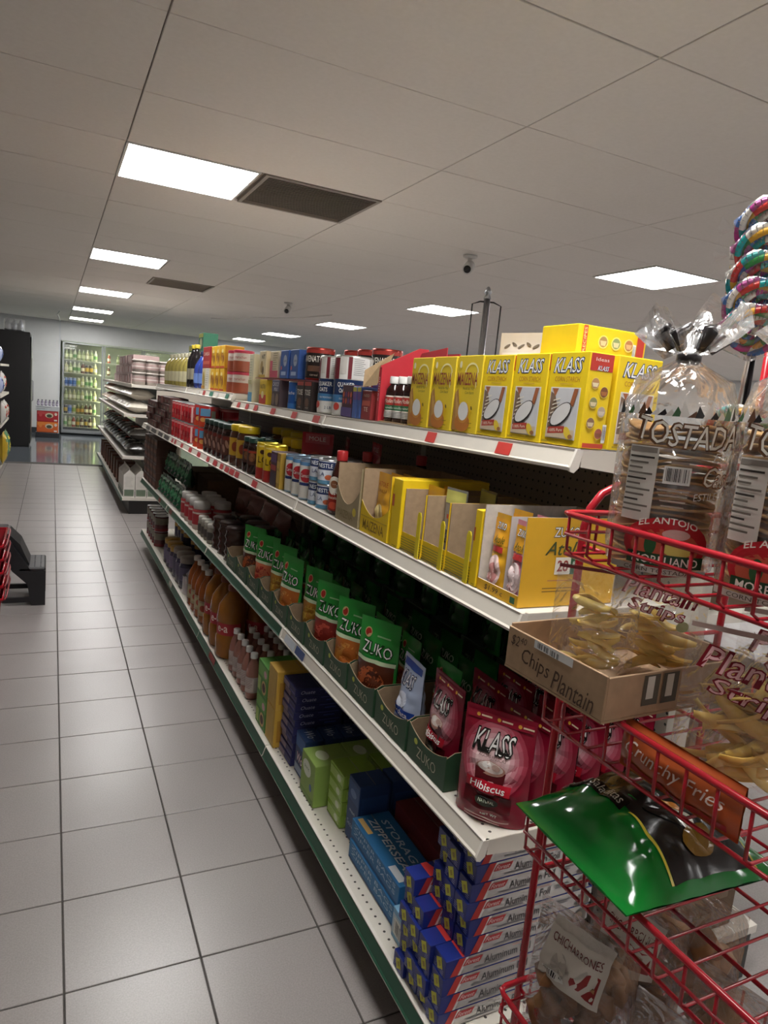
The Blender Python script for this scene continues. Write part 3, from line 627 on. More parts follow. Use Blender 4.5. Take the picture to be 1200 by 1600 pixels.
def d_klass(c_top, c_mid, c_band, c_low, word):
    def f(q):
        [q.ell(0, .122, .062-.0075*i, .072-.009*i, mixc(c_top, c_mid, (i+1)/5), kind='gloss', n=28) for i in range(5)]; q.rect(-.045, .03, .045, .06, c_low, 'gloss'); q.rect(-.063, .183, .063, .197, c_top, 'gloss')
        for k in range(3): q.ell(-.042+.04*k, .190, .0035, .0035, 'E0A040', kind='gloss'); q.rect(-.036+.04*k, .1885, -.016+.04*k, .1915, 'E8C8B0', 'gloss')
        q.text2('KLASS', -.002, .151, .072, .038, 'E8E6E2', '23201E', .055, shear=.15, kind='gloss'); q.text('AGUAS FRESCAS', 0, .126, .052, .0055, '5A3A34', kind='gloss')
        q.ell(0, .106, .028, .013, 'B98A7A', kind='gloss'); q.ell(0, .108, .024, .010, 'E6D6CE', kind='gloss'); q.ell(-.008, .111, .008, .006, 'F2ECE6', kind='gloss'); q.ell(.01, .110, .008, .006, 'C9A89C', kind='gloss')
        q.poly([(-.029, .104), (.029, .104), (.024, .05), (-.024, .05)], c_low, 'gloss')
        q.rect(-.042, .064, .042, .083, c_band, 'gloss'); q.text(word, 0, .0735, .066, .013, 'F6F2EE', shear=.1, bold=.012, kind='gloss'); q.ell(.002, .047, .022, .009, '2A2A22', kind='gloss'); q.text('NATURAL', .002, .047, .03, .006, 'D8E2C8', kind='gloss')
        q.text('NET WT', .01, .024, .03, .005, 'F0E4E0', kind='gloss'); q.rect(-.04, .012, .045, .0145, 'D8B8B4', 'gloss'); q.rect(-.04, .007, .03, .009, 'D8B8B4', 'gloss')
    return f
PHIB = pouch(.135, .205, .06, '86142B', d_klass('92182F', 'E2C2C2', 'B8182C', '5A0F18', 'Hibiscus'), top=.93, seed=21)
PHIB2 = pouch(.135, .205, .055, '7A1228', d_klass('84162C', 'C9A0A4', 'A01828', '4A0D14', 'Hibiscus'), top=.93, seed=22)  # hibiscus design repeated in darkened colours that stand for shade
PHOR = pouch(.115, .19, .06, 'AEBBD6', lambda q: (q.rect(-.05, .165, .05, .182, '2C4C9A', 'gloss'), q.text2('KLASS', 0, .140, .062, .034, 'EDEDF2', '2A3050', .05, shear=.15, kind='gloss'), q.ell(0, .09, .022, .02, 'D6DCEC', kind='gloss'), q.rect(-.05, .050, .05, .072, '2A4AA0', 'gloss'), q.text('Horchata', 0, .061, .07, .013, 'F2F2F8', bold=.012, kind='gloss'), q.ell(.01, .028, .03, .014, '6A8A6A', kind='gloss')), top=.93, seed=23)
def d_atole(q):
    q.rect(-.05, .1, .05, .155, 'E0A02A', 'gloss'); q.text2('ZUKO', -.005, .140, .05, .014, 'F4F2EC', '2A2A2A', .05, kind='gloss'); q.text('Atole', 0, .112, .055, .016, '4A5A22', shear=.3, kind='gloss'); q.rect(-.03, .085, .03, .097, 'C23A3A', 'gloss'); q.ell(0, .045, .034, .034, 'E6C9C4', kind='gloss'); q.ell(0, .04, .024, .022, 'C98A86', kind='gloss')
PAT = pouch(.10, .165, .03, 'D8A22A', d_atole, seed=31); PATP = pouch(.10, .165, .03, 'D88A96', lambda q: (d_atole(q), q.ell(0, .05, .03, .03, 'F0DADA', kind='gloss')), seed=32)
PSAC = pouch(.075, .16, .02, 'C9932A', lambda q: (q.text('ATOLE', 0, .13, .055, .013, 'A8521E', kind='gloss'), q.text('VAINILLA', 0, .112, .055, .009, '7A4A1A', kind='gloss'), q.ell(0, .05, .024, .026, 'DCC88A', kind='gloss')), seed=33)
PSIL = pouch(.075, .17, .02, 'B9B7B2', lambda q: (q.rect(-.036, .135, .036, .165, 'C9C46A', 'gloss'), q.text('B', 0, .06, .03, .03, '3A3A3A', kind='gloss'), q.rect(-.02, .1, .02, .11, 'B54A3A', 'gloss')), seed=34, kind='foil')
# ================================================================ TOP TIER
def on(s, y, dx=0, dz=0):
    x, z = F(s, y); return (x+dx, y, z+dz+(.0024 if s == 4 else .0018))
NB = dict(body='carton')
LBL = ['yellow corn starch carton with white spoon picture, at the open end of the top shelf', 'yellow corn starch carton with white spoon picture, second from the shelf end', 'yellow corn starch carton with white spoon picture, beside the bowl cartons']
for k, y in enumerate((1.012, 1.121, 1.230)):
    place(PK, 'corn_starch_box', LBL[k], 'carton', on(4, y, .030), AISLE, 'corn starch cartons on the top shelf')
place(PK, 'corn_starch_box', 'yellow corn starch carton turned to face along the shelf end, behind the tostada bag', 'carton', (.965, .985, 1.3345), 0, 'corn starch cartons on the top shelf')
place(PK, 'corn_starch_box', 'plain yellow corn starch carton standing in the second row of the top shelf', 'carton', on(4, 1.16, .105), AISLE, 'corn starch cartons on the top shelf')
b = MB(); b.box(0, .172, 0, .107, 0, .054, mat('EBCB14', 'paper'), .0015)
q = PR(lambda u, v, l: (u, -l, v))
q.rect(.012, .001, .022, .053, 'C5472F'); q.text('RECIPES', .017, .027, .045, .006, 'F0D8A0', rot=PI/2)
for k, (c1, c2) in enumerate((('D8C8A0', 'A88A5A'), ('D0CCA8', '8A9A6A'), ('D8B080', 'B57A4A'))): q.ell(.062+.032*k, .027, .0125, .0125, 'F2DE7A'); q.ell(.062+.032*k, .027, .010, .010, c2); q.poly([(.054+.032*k, .029), (.057+.032*k, .020), (.067+.032*k, .020), (.070+.032*k, .029)], c1)
q.rect(.146, .001, .165, .053, 'C0392B'); q.bars(.136, .004, .144, .03, 6)
place([('body', b.mesh('body')), ('side_print', q.mesh('side_print'))], 'corn_starch_box', 'yellow corn starch carton lying flat on top of the other cartons', 'carton', (.876, 1.035, 1.5058), 0, 'corn starch cartons on the top shelf')
LBM = ['yellow carton with bowl of white starch, next to the spoon cartons', 'yellow carton with bowl of white starch, middle of three', 'yellow carton with bowl of white starch, next to the small syrup bottles']
for k, y in enumerate((1.338, 1.446, 1.555)): place(PMZ, 'maize_starch_box', LBM[k], 'carton', on(4, y, .027), AISLE, 'maize starch cartons on the top shelf')
place(PMZ, 'maize_starch_box', 'yellow maize starch carton half hidden in the second row', 'carton', on(4, 1.43, .09), AISLE)
PCASE = gbox(.3, .34, .3, '5A4634', lambda q: (q.rect(-.12, .1, .12, .2, '6A5440'), q.text('FRAGILE', 0, .15, .16, .03, '3A2C20')), lambda q: (q.rect(-.12, .08, .12, .2, '6A5440'), q.rect(-.1, .13, .1, .15, '3E3024')), kind='kraft')
for j, z in enumerate((.1515, .5815, 1.0015)):
    for k in range(2): place(PCASE, 'stock_case', f'brown case on the {["bottom", "middle", "upper"][j]} shelf behind the pegboard, {["at the open end", "second from the open end"][k]}', 'case', (XB+.22, 1.14+.33*k, z), 0, 'brown cases on the other side', scale=(1, .9, .85))
# kraft bag behind
f = bulge(.125, .235, .07, .93, 5)
PKB = pouch(.125, .235, .07, 'C9BDAF', lambda q: (q.rect(-.05, .1, .05, .19, 'D6CBBE'), *[q.ell(-.04+.02*k, .205+.004*(k % 2), .009, .003, '6A5E50', .5*(-1)**k) for k in range(5)], q.lines(-.04, .04, .17, .02, 4, '857868', .0014)), top=.9, seed=5, kind='paper')
place(PKB, 'kraft_paper_bag', 'folded pale kraft paper bag standing behind the corn starch cartons', 'bag', (.955, 1.31, F(4, 1.31)[1]+.001), AISLE+.3)
# syrup bottles in their red display carton
for k, y in enumerate((1.655, 1.706, 1.757)):
    place(PSY, 'vanilla_bottle', ['small dark syrup bottle with white cap, nearest the yellow cartons', 'small dark syrup bottle with white cap, middle of the front three', 'small dark syrup bottle with white cap, against the red display side'][k], 'bottle', on(4, y, .034, .0025), -1.0, 'white-capped bottles in the red display')
for k, y in enumerate((1.655, 1.706, 1.757)): place(PSY, 'vanilla_bottle', f'small dark syrup bottle, {ORD[k]} in the hidden back row of the red display', 'bottle', on(4, y, .086, .0025), AISLE, 'white-capped bottles in the red display')
x, z = F(4, 1.7); RED = mat('C02F3A', 'paper'); TAN = mat('B79C78', 'kraft')
b = MB(); b.box(.003, .155, -.085, .092, 0, .002, TAN)
b.box(.150, .153, -.085, .092, .002, .20, RED)
b.prism([(.002, .002), (.15, .002), (.15, .215), (.12, .215), (.002, .155)], 'y', .088, .090, RED); b.prism([(.002, .002), (.15, .002), (.15, .215), (.12, .215), (.002, .155)], 'y', .0902, .092, TAN)
b.add([(.110, -.085, .125), (.110, .088, .125), (.110, .088, .165), (.110, .055, .20), (.110, -.085, .212), (.112, -.085, .125), (.112, .088, .125), (.112, .088, .165), (.112, .055, .20), (.112, -.085, .212)], [(0, 1, 2, 3, 4), (9, 8, 7, 6, 5), (0, 5, 6, 1), (1, 6, 7, 2), (2, 7, 8, 3), (3, 8, 9, 4), (4, 9, 5, 0)], RED)
b.box(.001, .004, .078, .094, .0, .15, RED)
c2 = MB(); c2.add([(-.004, .0945, .10), (-.022, .15, .092), (-.020, .15, .140), (.05, .11, .195), (.002, .0945, .158), (-.002, .0965, .10), (-.020, .152, .092), (-.018, .152, .140), (.052, .112, .195), (.004, .0965, .158)], [(0, 1, 2, 3, 4), (9, 8, 7, 6, 5), (0, 5, 6, 1), (1, 6, 7, 2), (2, 7, 8, 3), (3, 8, 9, 4), (4, 9, 5, 0)], TAN)
q = PR(lambda u, v, l: (.001-l, .086+u, v)); q.text('vanilla', 0, .09, .07, .008, 'F0DCD8', rot=PI/2)
place([('carton', b.mesh('carton')), ('open_flap', c2.mesh('open_flap')), ('lettering', q.mesh('lettering'))], 'display_carton', 'red display carton with tall slanted back holding the small syrup bottles', 'carton', (x, 1.706, z+.0022))
PRB = gbox(.068, .06, .085, '8E2C2E', lambda q: (q.text('NEED', 0, .07, .04, .008, 'E0B8A8'), q.rect(-.028, .04, .028, .055, 'C25A4A'), q.text('TE', 0, .03, .03, .012, 'E8C8B8')))
place(PRB, 'tea_box', 'small dark red box squeezed beside the red display carton', 'box', on(4, 1.868, .032), AISLE)
PBB = gbox(.03, .06, .095, '4A66A8', lambda q: (q.rect(-.014, .055, .014, .08, '6A4A8A'), q.rect(-.014, .08, .014, .093, 'B9B04A')))
for k in range(2): place(PBB, 'blue_sachet_box', ['slim blue box beside the small dark red box', 'slim blue box beside the berry tea pack'][k], 'box', on(4, 1.922+.032*k, .032), AISLE, 'slim blue boxes')
PVI = gbox(.05, .06, .16, '5A4A86', bands(.05, (.1, .15, '7A5A9A'), (.02, .06, '3F5A9A')))
place(PVI, 'violet_box', 'tall violet box standing behind the slim blue boxes', 'box', on(4, 1.955, .10), AISLE)
PDK = gbox(.088, .06, .1, '4A2A38', lambda q: (*[q.ell(-.03+.02*(k % 4), .05+.02*(k//4), .007, .009, ['A83A4A', 'C25A3A', '6A3A7A'][k % 3]) for k in range(8)], q.rect(-.043, .002, .043, .03, '5A4A86')))
place(PDK, 'berry_tea_box', 'dark red and purple tea pack beside the oats canister', 'box', on(4, 2.014, .034), AISLE)
place(POAT, 'oats_canister', 'white oats canister with blue band, nearest the tea pack', 'canister', on(4, 2.125, .064), -.62, 'oats canisters')
place(POAT, 'oats_canister', 'white oats canister with blue band, beside the black cereal boxes', 'canister', on(4, 2.262, .064), -.95, 'oats canisters')
for k, y in enumerate((2.13, 2.25, 2.37)):
    x, z = F(4, y)
    place(PAV, 'cereal_canister', ['black cereal canister with red lid, lower one behind the oats canister', 'black cereal canister with red lid, lower middle one of the back row', 'black cereal canister with red lid, lower far one of the back row'][k], 'canister', (x+.185, y, z+.0025), -.75, 'black cereal canisters')
    place(PAV, 'cereal_canister', ['black cereal canister with red lid, stacked highest behind the oats canisters', 'black cereal canister with red lid, stacked middle above the oats canisters', 'black cereal canister with red lid, stacked far end of its row'][k], 'canister', (x+.185, y, z+.118), -.75, 'black cereal canisters')
# two-layer stretch with a liner board between
seq = [(2.375, PAVB, 'black_cereal_box', 'black cereal box'), (2.455, PAVB, 'black_cereal_box', 'black cereal box'), (2.575, PBLC, 'milk_powder_can', 'blue milk powder can'), (2.735, PCHO, 'chocolate_drink_box', 'brown chocolate drink box'), (2.93, PYR, 'fortified_milk_box', 'yellow and red milk box')]
for k, (y, p, n, l) in enumerate(seq):
    place(p, n, l+[' beside the white oats canister', ' beside the blue can', ' between the black and brown boxes', ' under the striped pink box', ' at the far end of the lower layer'][k], 'box' if p is not PBLC else 'can', on(4, y, .052 if p is PBLC else .034), -.8 if p is PBLC else AISLE)
b = MB(); b.box(0, .14, -.36, .36, 0, .002, mat('B5606A', 'paper')); place([('liner_board', b.mesh('liner_board'))], 'liner_board', 'thin pink cardboard sheet between the two layers of boxes', 'cardboard', (F(4, 2.72)[0]+.004, 2.70, F(4, 2.7)[1]+.1105), .015)
seq = [(2.41, PAV, 'cereal_canister', 'black cereal canister with red lid standing above the black boxes', 'canister'), (2.535, PBLU, 'milk_box', 'narrow blue milk box beside the red-lidded canister', 'box'), (2.655, PBLU, 'milk_box', 'blue milk box with pale round badge on the upper layer', 'box'), (2.80, PPNK, 'striped_milk_box', 'cream box with pink foot on the upper layer', 'box'), (2.965, PNIT, 'milk_box', 'tan milk box with dark letters on the upper layer', 'box')]
for y, p, n, l, c in seq:
    place(p, n, l, c, on(4, y, .056 if p is PAV else .036, .1125), -.75 if p is PAV else AISLE)
place(PLT, 'pale_carton', 'tall pale carton with blue foot ending the red-tagged shelf', 'carton', on(4, 3.13, .034), AISLE)
place(PLT, 'pale_carton', 'tall pale carton behind the tan milk box', 'carton', on(4, 3.08, .11), AISLE)
# higher far stretch
for k in range(2):
    for j in range(2): place(PCUP, 'noodle_cup', ['red-brown noodle cup, lower near one', 'red-brown noodle cup, lower far one', 'pink-lidded noodle cup, upper near one', 'pink-lidded noodle cup, upper far one'][j*2+k]+' on the high shelf', 'cup', on(4, 3.46+.115*k, .056, .1055*j), -.6, 'noodle cups')
for k in range(3):
    for j in range(2): place(PYEL, 'yellow_snack_box', ORD[k]+' yellow snack box of the '+('upper' if j else 'lower')+' layer on the high shelf', 'box', on(4, 3.70+.108*k, .056, .1195*j), AISLE, 'yellow snack boxes')
place(PLGT, 'cereal_box', 'pale box with white panel beside the stacked yellow boxes', 'box', on(4, 4.10, .056), AISLE)
place(PTEA, 'cinnamon_box', 'flat red box stacked on the pale panel box', 'box', on(4, 4.10, .056, .121), AISLE); place(PTEA, 'cinnamon_box', 'flat red box stacked behind the oil bottles', 'box', on(4, 4.95, .19, .121), AISLE); place(PLGT, 'cereal_box', 'pale box hidden behind the oil bottles', 'box', on(4, 4.95, .19), AISLE)
place(PGRN, 'green_box', 'green box stacked highest behind the red boxes', 'box', on(4, 4.95, .19, .2425), AISLE)
for k in range(2): place(PBLB, 'blue_bottle', ['blue bottle beside the pale panel box', 'blue bottle beside the black bottles'][k], 'bottle', on(4, 4.32+.125*k, .062), AISLE, 'blue bottles')
for k in range(2): place(PBLK, 'black_bottle', ['black bottle with yellow cap beside the blue bottles', 'black bottle with yellow cap beside the yellow oil'][k], 'bottle', on(4, 4.60+.1*k, .05), AISLE, 'black bottles')
for k in range(6): place(PYLB, 'oil_bottle', ORD[k]+' yellow oil bottle counted from the black bottles on the high shelf', 'bottle', on(4, 4.84+.15*k, .062), AISLE, 'yellow oil bottles')
place(PGRN, 'green_box', 'tall green and yellow box above the oil bottles', 'box', on(4, 5.35, .2, .121), AISLE, scale=(1, 1, 1.4)); place(PLGT, 'cereal_box', 'pale box under the green and yellow box', 'box', on(4, 5.35, .2), AISLE)
# ================================================================ THIRD TIER (eye level display cartons, cans, jars)
YEL = 'E0BC16'
# big yellow atole carton at the shelf end: open front, printed near side
bx = carton(.135, .23, .17, .022, 'DDAA1E', lambda q: (q.text('$1.99 c', -.01, .011, .06, .012, '3A2A14', shear=.2), q.rect(.045, .004, .06, .016, '3A6A4A')), inner=mat('C9C2B8', 'kraft'))
q = PR(lambda u, v, l: (.0675+.0008+l, u, v))
q.text2('ZUKO', -.02, .143, .06, .018, 'F4F2EC', '4A4A48', .05); q.text('Atole', -.02, .112, .085, .026, '3F4A1C', shear=.35, bold=.01); q.rect(-.04, .062, .01, .095, 'EDE8DA'); q.rect(-.038, .064, -.008, .093, 'E9E2D2'); q.text('28', -.022, .0785, .026, .022, '9A3A2E', bold=.02); q.rect(-.004, .062, .012, .095, '2F5A3A'); q.text('8', .004, .083, .006, .008, 'E0E8D8'); q.rect(-.055, .05, .03, .0515, 'B06A5A'); q.rect(-.065, .035, .015, .037, '7A5A1A'); q.rect(-.065, .029, .005, .031, '7A5A1A')
bx.append(('side_print', q.mesh('side_print')))
yc = 1.052
x, z = F(3, yc); place(bx, 'display_carton', 'large yellow display carton with printed side at the end of the eye-level shelf', 'carton', (x+.122, yc, z+.002), AISLE)
place(PAT, 'atole_pouch', 'orange drink pouch leaning in the far half of the yellow shelf-end carton', 'pouch', (x+.035, yc+.0345, z+.0048), AISLE+.04, scale=(.55, 1, .93))
place(PAT, 'atole_pouch', 'orange drink pouch behind the first one in the yellow shelf-end carton', 'pouch', (x+.075, yc+.0345, z+.0048), AISLE+.05, scale=(.55, 1, .98))
place(PATP, 'atole_pouch', 'pink drink pouch leaning in the near half of the yellow shelf-end carton', 'pouch', (x+.036, yc-.031, z+.0048), AISLE-.05, scale=(.58, 1, .92))
place(PATP, 'atole_pouch', 'pink drink pouch behind the front pink one', 'pouch', (x+.08, yc-.031, z+.0048), AISLE, scale=(.55, 1, .98))
b = MB(); b.box(-.0008, .0008, -.1, .10, 0, .155, mat('C4C0BC', 'paper')); place([('divider', b.mesh('divider'))], 'carton_divider', 'white cardboard divider between the pink and orange pouches', 'cardboard', (x+.125, yc+.004, z+.0048), AISLE)
# narrow yellow cartons with kraft insides
def d_b(q):
    for k in range(5): q.rect(-.05, .008+.006*k, .05, .010+.006*k, '8A8A3A')
    q.text('B', .034, .03, .016, .02, '2A2412', bold=.02); q.rect(-.05, .002, .05, .006, '5A5220')
PCB = carton(.1, .24, .15, .045, YEL, d_b)
for k, y in enumerate((1.198, 1.301, 1.404)):
    x, z = F(3, y)
    place(PCB, 'display_carton', ['yellow-edged kraft carton beside the shelf-end carton', 'yellow-edged kraft carton holding the silver sachet', 'yellow-edged kraft carton with orange sachet at its far side'][k], 'carton', (x+.130, y, z+.002), AISLE, 'yellow-edged display cartons')
    b = MB(); b.prism([(-.008, 0), (.008, 0), (.008, .10), (.004, .108), (-.004, .108), (-.008, .10)], 'y', -.001, .001, mat('D8C21E', 'paper'))
    place([('post', b.mesh('post'))], 'yellow_tab', ['torn yellow cardboard tab standing in front of the carton by the shelf-end carton', 'torn yellow cardboard tab in front of the silver sachet carton', 'torn yellow cardboard tab in front of the orange sachet carton'][k], 'cardboard', (x+.003, y-.042, z+.002), AISLE)
x, z = F(3, 1.29); place(PSIL, 'silver_sachet', 'silver sachet with yellow top sticking out of a kraft carton', 'sachet', (x+.06, 1.306, z+.0048), AISLE+.1, tilt=(.0, .0))
place(PSIL, 'silver_sachet', 'silver sachet lying behind the front silver one', 'sachet', (x+.14, 1.298, z+.0048), AISLE-.1)
x, z = F(3, 1.40); place(PSAC, 'orange_sachet', 'orange sachet standing in the kraft carton beside the tall yellow panel', 'sachet', (x+.07, 1.412, z+.0048), AISLE)
place(PSAC, 'orange_sachet', 'orange sachet second in the kraft carton beside the tall yellow panel', 'sachet', (x+.11, 1.408, z+.0048), AISLE)
# tall yellow panels: cartons standing edge-on
PYP = gbox(.05, .25, .17, 'E3C010', lambda q: (q.rect(-.024, .10, -.012, .13, 'B5542A'), q.rect(-.006, .004, .02, .006, '8A7A1A')), lambda q: q.lines(-.1, .1, .12, .02, 4, 'B59A1A'))
x, z = F(3, 1.13); place(PYP, 'yellow_carton', 'tall narrow yellow carton wedged beside the shelf-end carton', 'carton', (x+.130, 1.134, z+.002), AISLE, scale=(.46, 1, .92))
x, z = F(3, 1.485); place(PYP, 'yellow_carton', 'tall narrow yellow carton standing beside the maize starch tray', 'carton', (x+.128, 1.481, z+.002), AISLE, scale=(.96, 1, 1))
PMT = carton(.17, .24, .17, .05, YEL, lambda q: (q.text('MAIZENA', 0, .024, .13, .026, '8A6A1A', bold=.01), q.rect(-.08, .043, .08, .0455, 'B8961A')), curve=.035)
x, z = F(3, 1.605); place(PMT, 'display_carton', 'yellow maize starch tray carton with curved front and kraft inside', 'carton', (x+.124, 1.6, z+.002), AISLE)
for k in range(3): place(PSAC, 'orange_sachet', ['front orange sachet in the maize starch tray', 'second orange sachet in the maize starch tray', 'third orange sachet in the maize starch tray'][k], 'sachet', (x+.05+.03*k, 1.645-.012*k, z+.0048), AISLE)
PMT2 = carton(.165, .24, .165, .055, '9A8A6A', lambda q: (q.text('MAIZENA', -.01, .024, .11, .022, '7A6A3A'), q.ell(.055, .04, .012, .012, 'C8B23A')), curve=.05)
x, z = F(3, 1.78); place(PMT2, 'display_carton', 'worn kraft maize starch tray carton beside the chocolate syrup', 'carton', (x+.124, 1.776, z+.002), AISLE)
place(PSAC, 'orange_sachet', 'single orange sachet slumped in the worn kraft tray', 'sachet', (x+.05, 1.737, z+.0048), AISLE)
# chocolate syrup bottles
CH = mat('3A1A14', 'glossy')
def d_syr(q):
    q.rect(-.026, .012, .026, .07, '8E2A22', 'gloss'); q.ell(0, .088, .024, .028, 'E2DCD0', kind='gloss'); q.ell(0, .092, .014, .012, '8A5A3E', kind='gloss'); q.text('chocolate', 0, .052, .04, .009, 'F0DCC8', kind='gloss'); q.ell(0, .028, .016, .011, 'C24A34', kind='gloss'); q.ell(.022, .086, .01, .008, 'D8D03A', kind='gloss')
PSYR = bottle([(.028, 0), (.033, .006), (.034, .07), (.031, .10), (.028, .12), (.018, .155), (.0155, .165)], CH, (.0165, .03, 'B02A2C'), .163, R=.0345, extra=d_syr)
x, z = F(3, 1.925); place(PSYR, 'syrup_bottle', 'brown chocolate syrup bottle with red cap, front one', 'bottle', (x+.042, 1.925, z+.002), -.95, 'chocolate syrup bottles')
x, z = F(3, 1.88); place(PSYR, 'syrup_bottle', 'brown chocolate syrup bottle with red cap, half hidden behind the kraft tray', 'bottle', (x+.30, 1.9, z+.002), AISLE, 'chocolate syrup bottles')
x, z = F(3, 1.9); place(PSYR, 'syrup_bottle', 'brown chocolate syrup bottle with red cap, directly behind the front one', 'bottle', (x+.13, 1.935, z+.002), AISLE, 'chocolate syrup bottles')
# small cream cans, two layers
PNE = can(.036, .078, 'D4D8E2', [(.045, .07, '2E3A62'), (.0, .012, '5A8AA8')], extra=lambda q: (q.text('NESTLE', 0, .058, .05, .013, 'E8ECF2', bold=.01), q.text('LA', -.01, .032, .02, .012, '3A4A7A'), q.ell(.015, .022, .013, .008, 'C2603A')))
for k in range(2):
    for j in range(2):
        for i in range(2): place(PNE, 'cream_can', ('upper' if j else 'lower')+' small white and blue cream can, '+['front', 'back'][i]+' row, '+['beside the chocolate syrup', 'beside the tall milk cans'][k], 'can', (F(3, 2.0)[0]+.046+.075*i, 2.03+.078*k, F(3, 2)[1]+.002+.0782*j), -.8+.15*(k-i), 'small cream cans')
PCA = can(.037, .135, 'DAD6CE', [(.115, .128, '5A86B0')], lid='8FA8C0', extra=lambda q: (q.ell(0, .082, .026, .023, 'B4323A', kind='gloss'), q.rect(-.03, .048, .03, .058, '2E3A6A', 'gloss'), q.text('Carnation', 0, .082, .044, .012, 'F2ECE6', kind='gloss')), n=24)
for k in range(3):
    for i in range(2): place(PCA, 'milk_can', 'tall white milk can with red oval, '+['beside the cream cans', 'middle of its row', 'beside the spice boxes'][k]+(', front row' if not i else ', second row'), 'can', (F(3, 2.2)[0]+.047+.078*i, 2.195+.08*k, F(3, 2.2)[1]+.002), -.75, 'tall milk cans')
PSP = gbox(.04, .1, .13, 'A8862E', lambda q: (q.rect(-.018, .02, .018, .1, 'C9A84A'), q.text('SAL', 0, .07, .03, .01, '5A3A14')))
place(PSP, 'spice_box', 'slim golden box beside the tall milk cans', 'box', on(3, 2.4175, .056), AISLE)
PSQ = gbox(.075, .09, .13, '4A2430', lambda q: (q.rect(-.035, .09, .035, .12, '5A3A6A'), q.rect(-.035, .06, .035, .08, 'A83A34'), q.rect(-.035, .005, .035, .05, '3A2A3A')))
place(PSQ, 'dark_spice_box', 'dark purple and red box beside the golden one', 'box', on(3, 2.479, .052), AISLE)
PRP = pouch(.13, .21, .06, 'B02630', lambda q: (q.rect(-.05, .17, .05, .205, 'C0545A', 'gloss'), q.text('MOLE', 0, .188, .07, .016, 'E8C8C0', kind='gloss'), q.ell(0, .1, .03, .04, 'C8443A', kind='gloss')), top=.8, seed=41)
place(PRP, 'red_pouch', 'bright red pouch with folded top above the golden box', 'pouch', on(3, 2.455, .165), -.8, tilt=(0, 0)); place(PRP, 'red_pouch', 'dark red pouch standing in the shade behind the milk cans', 'pouch', on(3, 2.30, .22), AISLE-.3); place(PRP, 'red_pouch', 'dark red pouch farther back behind the cream cans', 'pouch', on(3, 2.10, .24), AISLE-.2)
# yellow chocolate-powder canisters
PNI = can(.046, .145, 'D9B41E', [(.0, .045, 'A82A26')], lid='D8C23A', kind='plastic', extra=lambda q: (q.text('LO', .004, .078, .044, .026, '3A2410'), q.ell(0, .108, .012, .009, '4A2A1A'), q.rect(-.02, .128, .02, .134, 'E8D27A')))
for k in range(2): place(PNI, 'powder_canister', ['yellow canister with red foot, beside the dark spice box', 'yellow canister with red foot, beside the coffee jars'][k], 'canister', on(3, 2.60+.098*k, .052), -.8, 'yellow canisters')
PYJ = jar(.046, .17, '6A4A1E', 'D9B81E', [(.03, .11, 'D0A82A')], lh=.2)
for k in range(2): place(PYJ, 'yellow_lid_jar', ['jar with yellow lid behind the nearer yellow canister', 'jar with yellow lid behind the farther yellow canister'][k], 'jar', on(3, 2.60+.105*k, .155), AISLE, 'yellow-lid jars')
PCO = jar(.032, .15, '2A1612', '23443A', [(.04, .10, '4A2A22')], lh=.14, extra=lambda q: (q.ell(0, .07, .016, .018, '8A5A3A'), q.rect(-.02, .088, .02, .096, 'A83A2A')))
for k in range(2):
    for i in range(2): place(PCO, 'coffee_jar', 'small dark coffee jar with green lid, '+['beside the yellow canister', 'beside the big yellow-lid jar'][k]+[' in front', ' one row back'][i], 'jar', on(3, 2.83+.075*k, .038+.07*i), -.7, 'green-lid coffee jars')
PBJ = jar(.052, .185, '4A2A1C', 'D2B41E', [(.045, .125, 'C49A2A')], lh=.16, extra=lambda q: (q.ell(-.01, .085, .018, .022, '8A3A22'), q.text('CAFE', .01, .11, .04, .012, '4A2A14')))
for k in range(2): place(PBJ, 'large_coffee_jar', ['large jar with yellow lid and golden label, nearer one', 'large jar with yellow lid and golden label, farther one'][k], 'jar', on(3, 3.02+.125*k, .06), -.6, 'large yellow-lid jars')
for k in range(3): place(PBJ, 'large_coffee_jar', ['large yellow-lid jar in the back row, nearest', 'large yellow-lid jar in the back row, middle', 'large yellow-lid jar in the back row, farthest'][k], 'jar', on(3, 2.84+.13*k, .24), AISLE, 'large yellow-lid jars')
PDJ = jar(.044, .175, '2E1A16', '2A3A34', [(.03, .12, '5A3228')], lh=.14, extra=lambda q: (*[q.ell(-.02+.018*k, .06+.02*(k % 2), .008, .02, 'B08A7A', .3) for k in range(3)], q.rect(-.03, .10, .03, .115, '7A2A22')))
for k in range(5): place(PDJ, 'instant_coffee_jar', ORD[k]+' dark instant coffee jar past the yellow-lid jars', 'jar', on(3, 3.30+.10*k, .052), -.6, 'dark coffee jars')
for k in range(4): place(PDJ, 'instant_coffee_jar', ORD[k]+' dark instant coffee jar of the shaded second row', 'jar', on(3, 3.32+.11*k, .16), AISLE, 'second-row dark coffee jars')
# red cans, two layers
PRC = can(.05, .115, 'B52A30', [(.04, .06, 'C85A5A'), (.095, .105, 'D88A8A')], extra=lambda q: (q.rect(-.012, .01, .0, .10, 'E0B8B4', 'gloss'), q.rect(.02, .015, .03, .09, 'D89A96', 'gloss'), q.ell(-.03, .05, .013, .02, '8A1A22', kind='gloss')))
PRC2 = can(.055, .12, 'B0302E', [(.0, .03, 'C8462E')], extra=lambda q: (q.rect(-.03, .06, .03, .1, '6AA0C8', 'gloss'), q.rect(.035, .03, .06, .09, '8A8A7A', 'gloss'), q.ell(-.01, .04, .02, .012, 'E0A05A', kind='gloss')))
for k in range(2):
    for j in range(2): place(PRC2, 'tomato_can', ('upper' if j else 'lower')+' red can with blue panel, '+['nearer', 'farther']  [k]+' stack', 'can', on(3, 3.86+.12*k, .066, .1203*j), -.6, 'red cans with blue panel')
